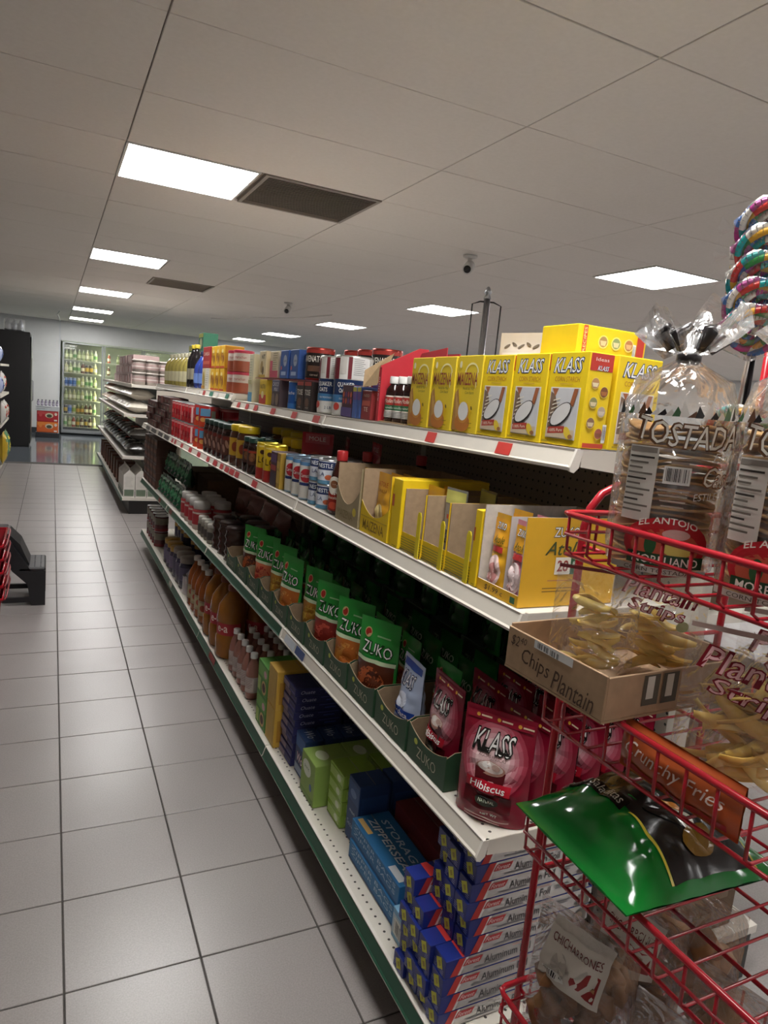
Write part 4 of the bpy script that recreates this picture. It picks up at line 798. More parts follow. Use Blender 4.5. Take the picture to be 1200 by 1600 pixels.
for k in range(6):
    for j in range(2): place(PRC, 'striped_can', ('upper' if j else 'lower')+' red striped can, '+ORD[k]+' stack from the blue-panel cans', 'can', on(3, 4.13+.106*k, .056, .1153*j), -.6+.2*(k % 3), 'red striped cans')
for k in range(5):
    for j in range(2): place(PRC, 'striped_can', f'{LEV[j]} red striped can, {ORD[k]} stack of the shaded second row', 'can', on(3, 3.9+.15*k, .19, .1153*j), AISLE, 'second-row red cans')
PBR = gbox(.17, .12, .048, '4E2A26', lambda q: (q.rect(-.07, .012, .0, .036, '7A3A32'), q.rect(.02, .01, .07, .03, '8A7A6A'), q.rect(-.083, .04, .083, .046, '6A2A28')))
n = 0
for k in range(6):
    for j in range(5 if k < 3 else 4): place(PBR, 'chocolate_tablet_box', f'{LEV[j]} flat red-brown box, {ORD[k]} stack at the far end of the eye-level shelf', 'box', on(3, 4.86+.175*k, .066+.006*((j+k) % 3), .0482*j), AISLE, 'dark red-brown boxes at the far shelf end')
PGY = gbox(.3, .2, .1, '565A66', bands(.3, (.03, .07, '3E4660')))
for k in range(3): place(PGY, 'grey_case', ['grey-blue case in the shade behind the red cans, near one', 'grey-blue case in the shade behind the red cans, middle one', 'grey-blue case in the shade behind the striped cans'][k], 'case', on(3, 3.7+.36*k, .355, 0), AISLE, 'grey-blue cases')
# ================================================================ SECOND TIER (drink-mix pouches in green trays)
def d_tray(q):
    q.text2('ZUKO', .005, .030, .085, .024, 'A8A890', '1A2E1E', .05); q.ell(-.045, .05, .008, .007, 'B8C04A'); q.rect(-.07, .004, .07, .007, '1C3A26')
PTR = carton(.168, .34, .085, .058, '2A4A32', d_tray, hs=.075, curve=.022)
TY = [1.205, 1.380, 1.557, 1.732, 1.907, 2.082, 2.257, 2.432, 2.607, 2.782, 2.957]
TL = ['green tray at the open shelf end holding the leaning hibiscus pouch', 'green tray holding the pale blue pouch', 'green tray under the brightest green pouch', 'fourth green tray, with orange fruit pouch', 'fifth green tray, with tamarind pouch', 'sixth green tray, at the shelf joint', 'seventh green tray, past the shelf joint', 'eighth green tray, nearly empty in front', 'ninth green tray, with red fruit pouch', 'tenth green tray, with melon pouch', 'last green tray, beside the dark loaves']
for k, y in enumerate(TY):
    x, z = F(2, y); place(PTR, 'pouch_tray', TL[k], 'tray', (x+.178, y, z+.002), AISLE, 'green cardboard trays')
FL = {2: ('bright green drink pouch with brown fruit, the clearest in the row', 0, .045, .12), 3: ('green drink pouch with orange fruit beside the clearest one', 1, .052, .15), 4: ('green drink pouch with red-brown pods, fifth tray', 4, .05, .1), 6: ('green drink pouch with orange fruit past the shelf joint', 1, .04, -.1), 7: ('green drink pouch leaning back in the eighth tray', 3, .065, .1), 8: ('green drink pouch with red watermelon wedge', 2, .055, .12), 9: ('green drink pouch with brown pods near the dark loaves', 0, .05, .1), 5: ('green drink pouch slid back in the sixth tray', 3, .07, 0)}
for k, (l, c, dx, r) in FL.items():
    x, z = F(2, TY[k]); place(PZ[c], 'drink_pouch', l, 'pouch', (x+.012+dx, TY[k]+.008, z+.0046), -1.22+r, 'green drink pouches in front', scale=(1.22, 1.1, 1.3))
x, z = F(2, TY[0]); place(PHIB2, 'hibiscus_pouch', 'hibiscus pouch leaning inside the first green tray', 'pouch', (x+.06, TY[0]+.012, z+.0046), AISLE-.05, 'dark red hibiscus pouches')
x, z = F(2, TY[1]); place(PHOR, 'horchata_pouch', 'pale blue rice drink pouch in the second green tray', 'pouch', (x+.058, TY[1]-.008, z+.0046), AISLE-.08)
x, z = F(2, 1.035); place(PHIB, 'hibiscus_pouch', 'large hibiscus pouch standing alone at the open shelf end', 'pouch', (x+.056, 1.022, z+.002), -.964, 'dark red hibiscus pouches', scale=1.08)
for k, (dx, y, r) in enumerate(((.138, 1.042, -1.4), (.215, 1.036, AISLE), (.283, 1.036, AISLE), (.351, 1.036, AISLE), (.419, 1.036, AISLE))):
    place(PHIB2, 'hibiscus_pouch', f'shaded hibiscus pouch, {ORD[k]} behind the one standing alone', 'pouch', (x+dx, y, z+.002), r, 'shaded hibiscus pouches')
rr = random.Random(3)
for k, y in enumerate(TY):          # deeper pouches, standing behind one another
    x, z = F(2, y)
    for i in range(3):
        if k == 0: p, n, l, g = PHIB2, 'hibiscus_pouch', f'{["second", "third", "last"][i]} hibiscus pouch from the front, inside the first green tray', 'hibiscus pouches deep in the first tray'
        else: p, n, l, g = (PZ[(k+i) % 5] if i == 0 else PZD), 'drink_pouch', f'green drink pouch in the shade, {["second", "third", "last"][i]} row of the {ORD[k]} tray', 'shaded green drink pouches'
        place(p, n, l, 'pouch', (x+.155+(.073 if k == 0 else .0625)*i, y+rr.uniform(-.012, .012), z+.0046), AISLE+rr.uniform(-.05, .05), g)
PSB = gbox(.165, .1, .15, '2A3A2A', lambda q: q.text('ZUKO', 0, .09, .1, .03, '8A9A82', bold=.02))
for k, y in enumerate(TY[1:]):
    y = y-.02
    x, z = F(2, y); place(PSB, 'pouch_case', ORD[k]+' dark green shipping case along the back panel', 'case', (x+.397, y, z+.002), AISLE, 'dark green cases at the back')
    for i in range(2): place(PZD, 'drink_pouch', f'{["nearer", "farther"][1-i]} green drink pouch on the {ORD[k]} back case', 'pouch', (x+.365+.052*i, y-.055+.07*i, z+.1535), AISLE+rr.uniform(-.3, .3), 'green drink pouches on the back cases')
# far half: loaves, jars, cups, bags
LOAF = mat('3A2620', 'glossy')
def loaf():
    b = MB(); R_ = .06
    prof = []
    for k in range(13):
        t = k/12; prof.append((R_*(.80+.2*abs(math.cos(t*PI*4))), .002+.15*t))
    b.lathe(prof, LOAF, 16); c = MB(); c.lathe([(.052, .15), (.052, .158), (0, .16)], mat('4A3A36', 'plastic'), 16)
    return [('body', b.mesh('body')), ('cap', c.mesh('cap'))]
PLF = loaf()
for k in range(3):
    for i in range(2): place(PLF, 'ribbed_bottle', ['ribbed dark brown bottle beside the last green tray', 'ribbed dark brown bottle, second from the trays', 'ribbed dark brown bottle, third from the trays'][k]+[', in front', ', one row back'][i], 'bottle', on(2, 3.12+.13*k, .075+.13*i), AISLE, 'ribbed dark bottles')
PCR = jar(.03, .10, '8A8478', 'B5B0A8', [(.02, .06, '4A4440')], lh=.2, kind='gloss')
for k in range(4): place(PCR, 'small_jar', ORD[k]+' small pale jar past the ribbed bottles', 'jar', on(2, 3.47+.075*k, .04), AISLE, 'small pale jars')
PWC = jar(.05, .155, 'C9B8B0', 'BDB9B4', [(.03, .09, 'A52E36'), (.1, .115, 'B5484C')], lh=.25, kind='plastic')
for k in range(4):
    for i in range(2): place(PWC, 'red_white_tub', ORD[k]+' white tub with red bands past the small jars'+[', in front', ', one row back'][i], 'tub', on(2, 3.83+.118*k, .056+.115*i), AISLE, 'red-banded white tubs')
PWB = pouch(.2, .2, .11, '8A5A52', lambda q: (q.ell(0, .1, .06, .05, '7A4A40', kind='gloss'), q.rect(-.07, .04, .07, .06, 'B08A80', 'gloss')), seed=51, pillow=True)
for k in range(4): place(PWB, 'pasta_bag', ORD[k]+' dull red-brown bag in the shade behind the dark bottles', 'bag', on(2, 3.3+.24*k, .36), AISLE+.1*k, 'shaded red-brown bags')
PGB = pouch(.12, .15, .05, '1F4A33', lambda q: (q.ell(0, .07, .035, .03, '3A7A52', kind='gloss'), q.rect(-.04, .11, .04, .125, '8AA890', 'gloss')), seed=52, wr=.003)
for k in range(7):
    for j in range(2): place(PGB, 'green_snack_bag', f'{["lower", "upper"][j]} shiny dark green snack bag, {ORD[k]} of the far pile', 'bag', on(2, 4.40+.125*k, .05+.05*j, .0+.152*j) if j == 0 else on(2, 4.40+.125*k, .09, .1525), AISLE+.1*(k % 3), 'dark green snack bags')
PRS = gbox(.16, .14, .06, '4A2E22', lambda q: (q.rect(-.07, .015, .07, .045, '6A3A2A'), *[q.ell(-.05+.03*k, .03, .008, .01, '8A5A3A') for k in range(4)]))
for k in range(4):
    for j in range(6): place(PRS, 'brown_carton', f'{LEV[j]} flat brown carton, {ORD[k]} stack at the far end of the second shelf', 'carton', on(2, 5.33+.165*k, .08+.004*(j % 2), .0602*j), AISLE, 'brown cartons at the far end')
PKC = gbox(.34, .25, .2, '6A5238', bands(.34, (.02, .05, '5A4630')), kind='kraft')
for k in range(2): place(PKC, 'brown_case', ['brown shipping case in the shade behind the green snack bags', 'brown shipping case in the shade nearer the tubs'][k], 'case', on(2, 4.95-.4*k, .33), AISLE)
# ================================================================ BOTTOM DECK
FOILW, FOILH, FOILL = .045, .0395, .315
def foil():
    b = MB(); b.box(-FOILW/2, FOILW/2, -FOILL/2, FOILL/2, 0, FOILH, mat('212E78', 'gloss'), .001)
    q = PR(flat(FOILL)); q.poly([(-.005, .005), (.013, .015), (.005, .036), (-.013, .025)], 'C6C640'); q.poly([(.0, .013), (.006, .018), (.002, .027), (-.005, .022)], '9A8A3A'); q.lines(-.02, -.008, .018, .004, 4, '8A96CC', .001); q.lines(.008, .02, .014, .004, 3, '8A96CC', .001)
    s = PR(sideR(FOILW)); s.rect(-FOILL/2+.03, .0015, FOILL/2-.002, FOILH-.0015, 'C9C6C4', 'foil'); s.poly([(-FOILL/2+.012, .0015), (-FOILL/2+.03, .0015), (-FOILL/2+.046, FOILH-.0015), (-FOILL/2+.03, FOILH-.0015)], 'B8322E')
    s.poly([(-FOILL/2+.03, .0015), (-FOILL/2+.036, .0015), (-FOILL/2+.052, FOILH-.0015), (-FOILL/2+.046, FOILH-.0015)], 'D8D5D2')
    s.poly([(-.118, .019), (-.078, .019), (-.07, .033), (-.11, .033)], 'B03A3C'); s.text('Forest', -.094, .026, .032, .009, 'EBD8D6', shear=.5)
    s.text('Aluminum Foil', -.008, .020, .115, .017, '1E1E22', bold=.004); s.rect(-.09, .007, -.02, .0095, '6A6A6E'); s.rect(.062, .025, .10, .027, '5A5A5E'); s.rect(.062, .02, .09, .022, '5A5A5E'); s.rect(.0, .034, .05, .0355, 'A86A60'); s.poly([(.11, .002), (.15, .002), (.15, .032), (.13, .03)], '6A625A'); s.ell(.128, .016, .012, .01, '8A7A6A')
    t = PR(topf(FOILH)); t.poly([(-.022, -.12), (.022, -.12), (.022, -.09), (-.022, -.105)], 'C0302E'); t.rect(-.022, -.09, .022, .15, 'D4D1CE', 'foil')
    return [('body', b.mesh('body')), ('end_print', q.mesh('end_print')), ('side_print', s.mesh('side_print')), ('top_print', t.mesh('top_print'))]
PF = foil(); rf = random.Random(5)
ROWS = [10, 10, 9, 6]; SETB = [[4, .045], [4, .045], [5, .05], [9, 0]]
for c in range(4):
    y = 1.003+.0462*c; x, z = F(1, y)
    for j in range(ROWS[c]):
        dx = .006+(SETB[c][1] if j >= SETB[c][0] else 0)+rf.uniform(-.006, .008)
        pos = ['top', 'second', 'third', 'fourth', 'fifth', 'sixth', 'seventh', 'eighth', 'ninth', 'tenth'][ROWS[c]-1-j]
        place(PF, 'foil_box', f'aluminium foil box, {pos} from the top, {ORD[c]} stack from the shelf end', 'box', (x+dx+FOILL/2, y, z+.002+(FOILH+.0003)*j), AISLE, 'aluminium foil boxes')
PTP = gbox(.073, .2, .076, '7FB0D2', lambda q: (q.rect(-.034, .012, .034, .062, 'B9C9D4'), q.bars(-.026, .015, .018, .055)), None, lambda q: (q.text('800 CT', -.0, -.04, .06, .022, '1E3A5A', bold=.01), q.rect(-.03, .04, .03, .06, 'D8DDE2')))
x, z = F(1, 1.3)
place(PTP, 'toothpick_box', 'pale blue box with a count printed on top, between foil and zipper boxes', 'box', (.735+.10, 1.207, z+.002), AISLE)
PZP = gbox(.285, .11, .055, '2A72A8', lambda q: (*[q.text('ZIPPER BAGS', .0, .042-.017*k, .25, .011, 'A9C6DC', shear=.2) for k in range(2)], q.rect(-.138, .003, .138, .009, '1F558A')), None, lambda q: (q.text('STORAGE', .0, .022, .21, .020, 'C9DCEA', shear=.2, bold=.01), q.text('ZIPPERSEAL', .0, -.010, .24, .022, 'E6EEF4', shear=.2, bold=.015), q.rect(-.13, -.045, -.06, -.03, 'D9B06A'), q.rect(.07, -.05, .13, -.03, 'D8DDE0')))
for j in range(2): place(PZP, 'zipper_bag_box', ['lower blue zipper storage bag box lying along the shelf edge', 'upper blue zipper storage bag box lying along the shelf edge'][j], 'box', (.802+.004*j, 1.392+.004*j, z+.002+.0558*j), AISLE, 'blue zipper bag boxes')
PZR = gbox(.26, .11, .15, '6A1A20', lambda q: (q.ell(0, .08, .06, .04, '7E3232'), q.text('BAGS', 0, .08, .1, .025, 'A07A76')))
place(PZR, 'red_bag_box', 'dark red box in the shade behind the blue zipper boxes', 'box', (.925, 1.39, z+.002), AISLE); place(PZR, 'red_bag_box', 'dark red box standing deepest behind the zipper boxes', 'box', (1.05, 1.39, z+.002), AISLE)
PSE = gbox(.075, .095, .185, '2C4674', lambda q: (q.rect(-.035, .12, .035, .175, '35558A'), q.text('Secure', 0, .05, .055, .016, 'A6B6D2', shear=.1), q.text('maxi', 0, .09, .035, .010, 'C2CCE0'), q.ell(.0, .145, .02, .012, '6A84B4')), lambda q: (q.text('Secure', 0, .05, .06, .016, 'A6B6D2', shear=.1), q.rect(-.04, .1, .04, .15, '35558A')))
for k in range(3): place(PSE, 'pad_pack', ['dark blue pack in front, between the green packs and the zipper boxes', 'dark blue pack behind the front dark blue one', 'dark blue pack deepest on the shelf'][k], 'pack', (.822+.102*k, 1.592, z+.002), AISLE, 'dark blue packs')
PGT = gbox(.10, .11, .041, '8FB04A', lambda q: (q.rect(-.045, .008, .045, .034, 'A8C46A'), q.ell(.02, .02, .014, .010, 'D6E2BE')), lambda q: (q.rect(-.04, .008, .04, .034, 'A0BE60'),), kind='glossy')
for j in range(4):
    for i in range(2): place(PGT, 'green_tissue_pack', ['lowest', 'second', 'third', 'top'][j]+' shiny green wrapped pack of the '+['front', 'back'][i]+' pile', 'pack', (.82+.125*i, 1.70, z+.002+.0413*j), AISLE+.02*(j % 2), 'green wrapped packs')
PGC = gbox(.12, .125, .135, '8AA650', lambda q: (q.ell(-.01, .095, .036, .026, 'D9E0CC'), q.text('pant', -.01, .095, .04, .012, '5A7A3A'), q.ell(.03, .05, .010, .012, '3A5A8A'), q.rect(-.055, .004, .055, .02, '6A8A3A')), None, lambda q: (q.ell(0, -.02, .03, .02, 'C9D4B0'),))
for i in range(3): place(PGC, 'green_liner_box', ['light green box with white oval, at the shelf edge', 'light green box with white oval, second row', 'light green box with white oval, third row'][i], 'box', (.788+.127*i, 1.828, z+.002), AISLE, 'light green boxes')
PBW = gbox(.09, .06, .14, '1F3A66', lambda q: (q.rect(-.042, .095, .042, .135, '2E5C98'), q.text2('Wo', 0, .06, .055, .03, 'E2E6EC', 'A83A3A', .04, shear=.2), q.rect(-.042, .01, .042, .035, '8A98B0')), None, lambda q: (q.text('Wo', 0, 0, .05, .03, 'C9D0DC', shear=.2)))
for i in range(5): place(PBW, 'candle_box', 'dark blue and white box, '+ORD[i]+' row from the shelf edge', 'box', (.772+.068*i, 1.952, z+.002), AISLE, 'dark blue and white boxes')
PPU = gbox(.125, .17, .027, '2A2A5A', lambda q: (q.rect(-.06, .004, .0, .023, '8A7A8A'), q.rect(.01, .006, .058, .012, '4A4A8A')), lambda q: (q.text('Ouate', -.04, .0135, .05, .012, 'B9BCD8', shear=.3), q.rect(.02, .006, .06, .01, '4A5AA0'), q.rect(.0, .018, .075, .02, '5A62A8')))
for j in range(10): place(PPU, 'purple_cotton_box', ['lowest', 'second', 'third', 'fourth', 'fifth', 'sixth', 'seventh', 'eighth', 'ninth', 'top'][j]+' flat dark purple-blue box in the stack beside the yellow boxes', 'box', (.818+.003*(j % 3), 2.077, z+.002+.0273*j), AISLE, 'flat purple-blue boxes')
for j in range(8): place(PPU, 'purple_cotton_box', LEV[j]+' flat purple-blue box in the shaded stack behind', 'box', (1.0, 2.077, z+.002+.0273*j), AISLE, 'shaded purple-blue boxes')
PYW = gbox(.10, .18, .14, 'C29A3A', lambda q: (*[q.poly([(-.045+.016*k, .005), (-.04+.016*k, .005), (-.03+.016*k, .135), (-.036+.016*k, .135)], 'D8BC6A') for k in range(5)],), lambda q: q.rect(-.08, .02, .08, .1, 'A87A2A'))
for j in range(2): place(PYW, 'straw_box', ['lower golden striped box beside the green coffee boxes', 'upper golden striped box beside the green coffee boxes'][j], 'box', (.802, 2.195, z+.002+.1405*j), AISLE, 'golden striped boxes')
PGO = gbox(.125, .12, .122, '4E8A36', lambda q: (q.rect(-.06, .07, .06, .115, '6EA84A'), q.ell(.03, .09, .018, .014, 'D6A8B0'), q.ell(.02, .036, .028, .026, 'C9A86A'), q.ell(.02, .036, .02, .017, '4A2A1A'), q.rect(-.055, .01, -.02, .06, 'A8C46A')))
for j in range(2): place(PGO, 'coffee_pod_box', ['lower green box with cup picture', 'upper green box with cup picture'][j], 'box', (.772, 2.315, z+.002+.1225*j), AISLE, 'green boxes with cup picture')
for j in range(3): place(PGO, 'green_tea_box', ['lowest', 'middle', 'top'][j]+' green box of the pile set back behind the cup picture boxes', 'box', (.905, 2.315, z+.002+.1225*j), AISLE, 'green boxes set back')
PKR = gbox(.24, .18, .26, '5A4A38', bands(.24, (.05, .09, '4A3C2E')), kind='kraft'); place(PKR, 'brown_case', 'brown case hidden behind the golden striped boxes', 'case', (1.08, 2.27, z+.002), AISLE)
# bottles of juice
def glassy(h, rough=.08, al=.75):
    m = bpy.data.materials.new('juice_'+h); m.use_nodes = True; nt = m.node_tree; bs = nt.nodes['Principled BSDF']; n = nt.nodes.new('ShaderNodeTexNoise'); n.inputs['Scale'].default_value = 9
    mx = nt.nodes.new('ShaderNodeMix'); mx.data_type = 'RGBA'; c = lin(h); mx.inputs[6].default_value = (*c, 1); mx.inputs[7].default_value = (*[min(1, k*1.25) for k in c], 1); nt.links.new(n.outputs['Fac'], mx.inputs[0]); nt.links.new(mx.outputs[2], bs.inputs['Base Color'])
    bs.inputs['Roughness'].default_value = rough; bs.inputs['Transmission Weight'].default_value = .35; bs.inputs['IOR'].default_value = 1.35; return m
JPK, JAM, JAP = glassy('A87468'), glassy('A0662C'), glassy('A05A30')
PJS = bottle([(.024, 0), (.029, .006), (.029, .05), (.027, .06), (.029, .075), (.029, .11), (.02, .145), (.013, .16), (.0125, .17)], JPK, (.0145, .022, 'D6D2CE'), .168, [(.03, .095, 'A89A94')], .0293, lambda q: (q.rect(-.022, .035, .022, .09, 'C2B4AE'), q.lines(-.018, .018, .085, .007, 6, '7A5A58', .0018)))
n = 0
for i in range(3):
    for k in range(5):
        place(PJS, 'small_juice_bottle', ORD[k]+' small pink juice bottle with white cap, '+['front', 'middle', 'back'][i]+' row beside the green boxes', 'bottle', (F(1, 2.6)[0]+.05+.068*i, 2.56+.073*k, .1525), -.9, 'small pink juice bottles')
PJB = bottle([(.056, 0), (.063, .01), (.063, .09), (.058, .1), (.058, .15), (.063, .16), (.055, .22), (.03, .26), (.02, .27), (.019, .28)], JAM, (.021, .024, '7A3A24'), .277, (), .0585, lambda q: (q.rect(-.07, .1, .07, .15, 'A52A30'), q.text('e-a', -.01, .125, .05, .024, 'E8D6CC', bold=.01)))
for k in range(3):
    for i in range(2): place(PJB, 'apple_juice_jug', ['nearest', 'second', 'third'][k]+' big amber juice jug with red label'+[', in front', ', one row back'][i], 'jug', (F(1, 3)[0]+.07+.14*i, 3.03+.150*k, .1525), -.75, 'amber juice jugs', scale=1.12)
PJM = bottle([(.036, 0), (.042, .008), (.042, .15), (.034, .18), (.016, .215), (.0145, .23)], JAP, (.017, .024, 'CFC8C0'), .228, [(.04, .11, '9A8A6A')], .0423, lambda q: (q.rect(-.03, .05, .03, .1, 'B0A07A'), q.ell(0, .075, .018, .015, 'A8442E')))
for k in range(4):
    for i in range(2): place(PJM, 'cider_bottle', ORD[k]+' amber cider bottle with white cap past the jugs'+[', in front', ', one row back'][i], 'bottle', (F(1, 3.6)[0]+.055+.1*i, 3.50+.105*k, .1525), -.7, 'amber cider bottles', scale=1.12)
PBX = gbox(.09, .08, .2, '22242C', lambda q: (q.rect(-.03, .02, .03, .06, '6A6A72'), q.text('H', 0, .12, .03, .03, '9A9AA4')))
place(PBX, 'dark_box', 'tall dark box beside the cider bottles', 'box', (F(1, 3.9)[0]+.11, 3.93, .1525), AISLE)
# a glass pitcher-like jar and canned vegetables at the far end
PGL = jar(.06, .19, '3A3848', '8A8078', [(.05, .13, '504A60')], lh=.18, kind='gloss'); PGL2 = jar(.055, .17, '4A4256', 'A8823A', [(.03, .11, '6A6078')], lh=.2, kind='gloss')
for k in range(3): place(PGL, 'purple_jar', ORD[k]+' dark purple jar with grey lid past the tall dark box', 'jar', (F(1, 4.1)[0]+.075, 4.155+.125*k, .1525), AISLE, 'dark purple jars')
for k in range(3): place(PGL2, 'orange_lid_jar', ORD[k]+' purple jar with orange lid past the grey-lid jars', 'jar', (F(1, 4.5)[0]+.07, 4.535+.12*k, .1525), AISLE, 'orange-lid jars')
b = MB(); b.grid(lambda u, v: ((.055+.012*math.sin(7*u+2*v))*math.sin(2*PI*u)*(1-.3*v), -(.03)*math.cos(2*PI*u), .002+.14*v), 16, 6, mat('C9C4C6', 'foil')); b.add([(0.05, 0, .14), (-.05, 0, .14), (0, .028, .2)], [(0, 1, 2), (2, 1, 0)], mat('C9C4C6', 'foil'))
place([('wrapper', b.mesh('wrapper'))], 'crumpled_bag', 'crumpled clear silvery wrapper leaning at the shelf edge', 'wrapper', (F(1, 4.02)[0]+.04, 4.03, .1525), AISLE, scale=.75)
PDC = can(.05, .115, '5A2A2E', [(.05, .1, '8A8070'), (.0, .02, '7A2A2E')], extra=lambda q: (q.lines(-.03, .03, .09, .009, 5, '4A4038', .002),)); PDC2 = can(.05, .115, '35304A', [(.08, .105, 'A8823A')])
for k in range(5):
    for j in range(2): place(PDC, 'bean_can', ('upper' if j else 'lower')+' dark red can with tan label, '+ORD[k]+' stack of the far bottom shelf', 'can', (F(1, 5)[0]+.065, 5.28+.112*k, .1525+.1153*j), -.5, 'dark red cans on the bottom shelf')
for k in range(4):
    for j in range(2): place(PDC2, 'soup_can', f'{LEV[j]} dark blue can with golden band, {ORD[k]} of the second row', 'can', (F(1, 5)[0]+.18, 4.7+.125*k, .1525+.1153*j), AISLE, 'dark blue cans with golden band')
for k in range(2):
    for j in range(2): place(PDC2, 'soup_can', f'{LEV[j]} dark blue can with golden band, {ORD[k]} behind the jars', 'can', (F(1, 5)[0]+.19, 4.35+.13*k, .1525+.1153*j), AISLE, 'dark blue cans set back')
# ================================================================ RED WIRE RACK AND ITS SNACKS
REDW = mat('A81E2A', 'gloss')
RO = (.60, .69, 0)
rack = empty('wire_rack', (.64, .4, 0)); props(rack, 'red wire snack rack with four basket tiers standing at the end of the long shelves', 'rack')
def rp(name, b_, nm=None): return ob(name, b_.mesh(name, (.64, .4, 0)), rack)
YF, YN = .69, .06
for y, s in ((.735, 1), (.02, -1)):
    for x in (.679, 1.0):
        b = MB()
        if x < .7: b.tube([(x, y, 0), (x, y, .6), (x, y, 1.235), (x+.006, y, 1.262), (x+.024, y, 1.284), (x+.05, y, 1.296), (x+.12, y, 1.31), (.9, y, 1.33), (1.0, y, 1.335)], .0058, REDW, 8)
        else: b.tube([(x, y, 0), (x, y, 1.30), (x, y, 1.62)], .0058, REDW, 8)
        rp('upright', b)
    for z in (1.06, .70, .30, .06):
        b = MB(); b.tube([(.679, y, z), (1.0, y, z)], .004, REDW, 6); rp('side_bar', b)
wires = {}
def wire(key, pts, r=.0021):
    b = MB(); b.tube(pts, r, REDW, 5); rp('wire', b)
TIER = [(1.264, .052, .60, .97, True), (1.041, .062, .60, .97, False), (.843, .058, .60, .97, True), (.556, .062, .60, .97, True)]
for t, (zr, h, xf, xb, end) in enumerate(TIER):
    b = MB(); r = .0042
    if end: b.tube([(xb, YF, zr), (xf+.012, YF, zr), (xf+.003, YF-.003, zr), (xf, YF-.012, zr), (xf, .4, zr), (xf, YN, zr), (xb, YN, zr)], r, REDW, 8)
    else: b.tube([(xf, YF, zr), (xf, .4, zr), (xf, YN, zr), (xb, YN, zr)], r, REDW, 8)
    rp('basket_rim', b)
    b = MB(); b.tube([(xb, YF, zr-h*.5), (xf+.008, YF, zr-h*.5), (xf, YF-.008, zr-h*.5), (xf, .4, zr-h*.5), (xf, YN, zr-h*.5)], .0024, REDW, 6); 
    if end: rp('basket_band', b)
    zf = zr-h
    for k in range(17):
        y = YF-.012-(YF-YN-.02)*k/16
        wire('f', [(xf, y, zr), (xf+.002, y, zf+.006), (xf+.012, y, zf), (.78, y, zf), (xb, y, zf), (xb, y, zf+.05)])
    for x in (xf+.012, .72, .84, xb): b = MB(); b.tube([(x, YF, zf-.003), (x, YN, zf-.003)], .003, REDW, 6); rp('floor_bar', b)
    if end:
        for x in (.66, .73, .80, .88): wire('e', [(x, YF, zr), (x, YF, zf)])
    for y in (.735, .02):
        for x in (.679, 1.0):
            b = MB(); e = YF if y > .3 else YN; b.tube([(x, y, zf-.003), (x if x < .9 else xb, e, zf-.003)], .003, REDW, 6); rp('basket_hook', b)
# ---- tostada bags
FILM = film('clear_film', .80, .10, wrinkle=.8, sc_=22); FILM2 = film('thin_film', .84, .12, wrinkle=.9, sc_=26)
TOS = mat('CE9C5C', 'food'); TOS2 = mat('DEB478', 'food')
def disc(seed):
    rs = random.Random(seed); a, c = rs.uniform(0, 6), rs.uniform(.002, .0045); b = MB(); n = 20; R_ = .056
    def zz(r, t): return c*(r/R_)**2*math.sin(2*t+a)+c*.6*math.sin(3*t-a)*(r/R_)
    vs = []; rr_ = (.0, .028, .048, .0555)
    for lay in (0, .0028):
        for r in rr_[1:]:
            for k in range(n): t = 2*PI*k/n; vs.append((r*math.cos(t), r*math.sin(t), zz(r, t)+lay))
        vs.append((0, 0, lay))
    fs = []; L_ = 3*n+1
    for lay in (0, 1):
        o_ = lay*L_
        for k in range(n):
            k2 = (k+1) % n; f3 = (o_+3*n, o_+k, o_+k2); fs.append(f3 if lay else f3[::-1])
            for i in range(2): q4 = (o_+i*n+k, o_+(i+1)*n+k, o_+(i+1)*n+k2, o_+i*n+k2); fs.append(q4 if lay else q4[::-1])
    for k in range(n): k2 = (k+1) % n; fs.append((2*n+k, 2*n+k2, L_+2*n+k2, L_+2*n+k))
    b.add(vs, fs, TOS if seed % 2 else TOS2, True); return b.mesh('tostada')
DM = [disc(k) for k in range(5)]
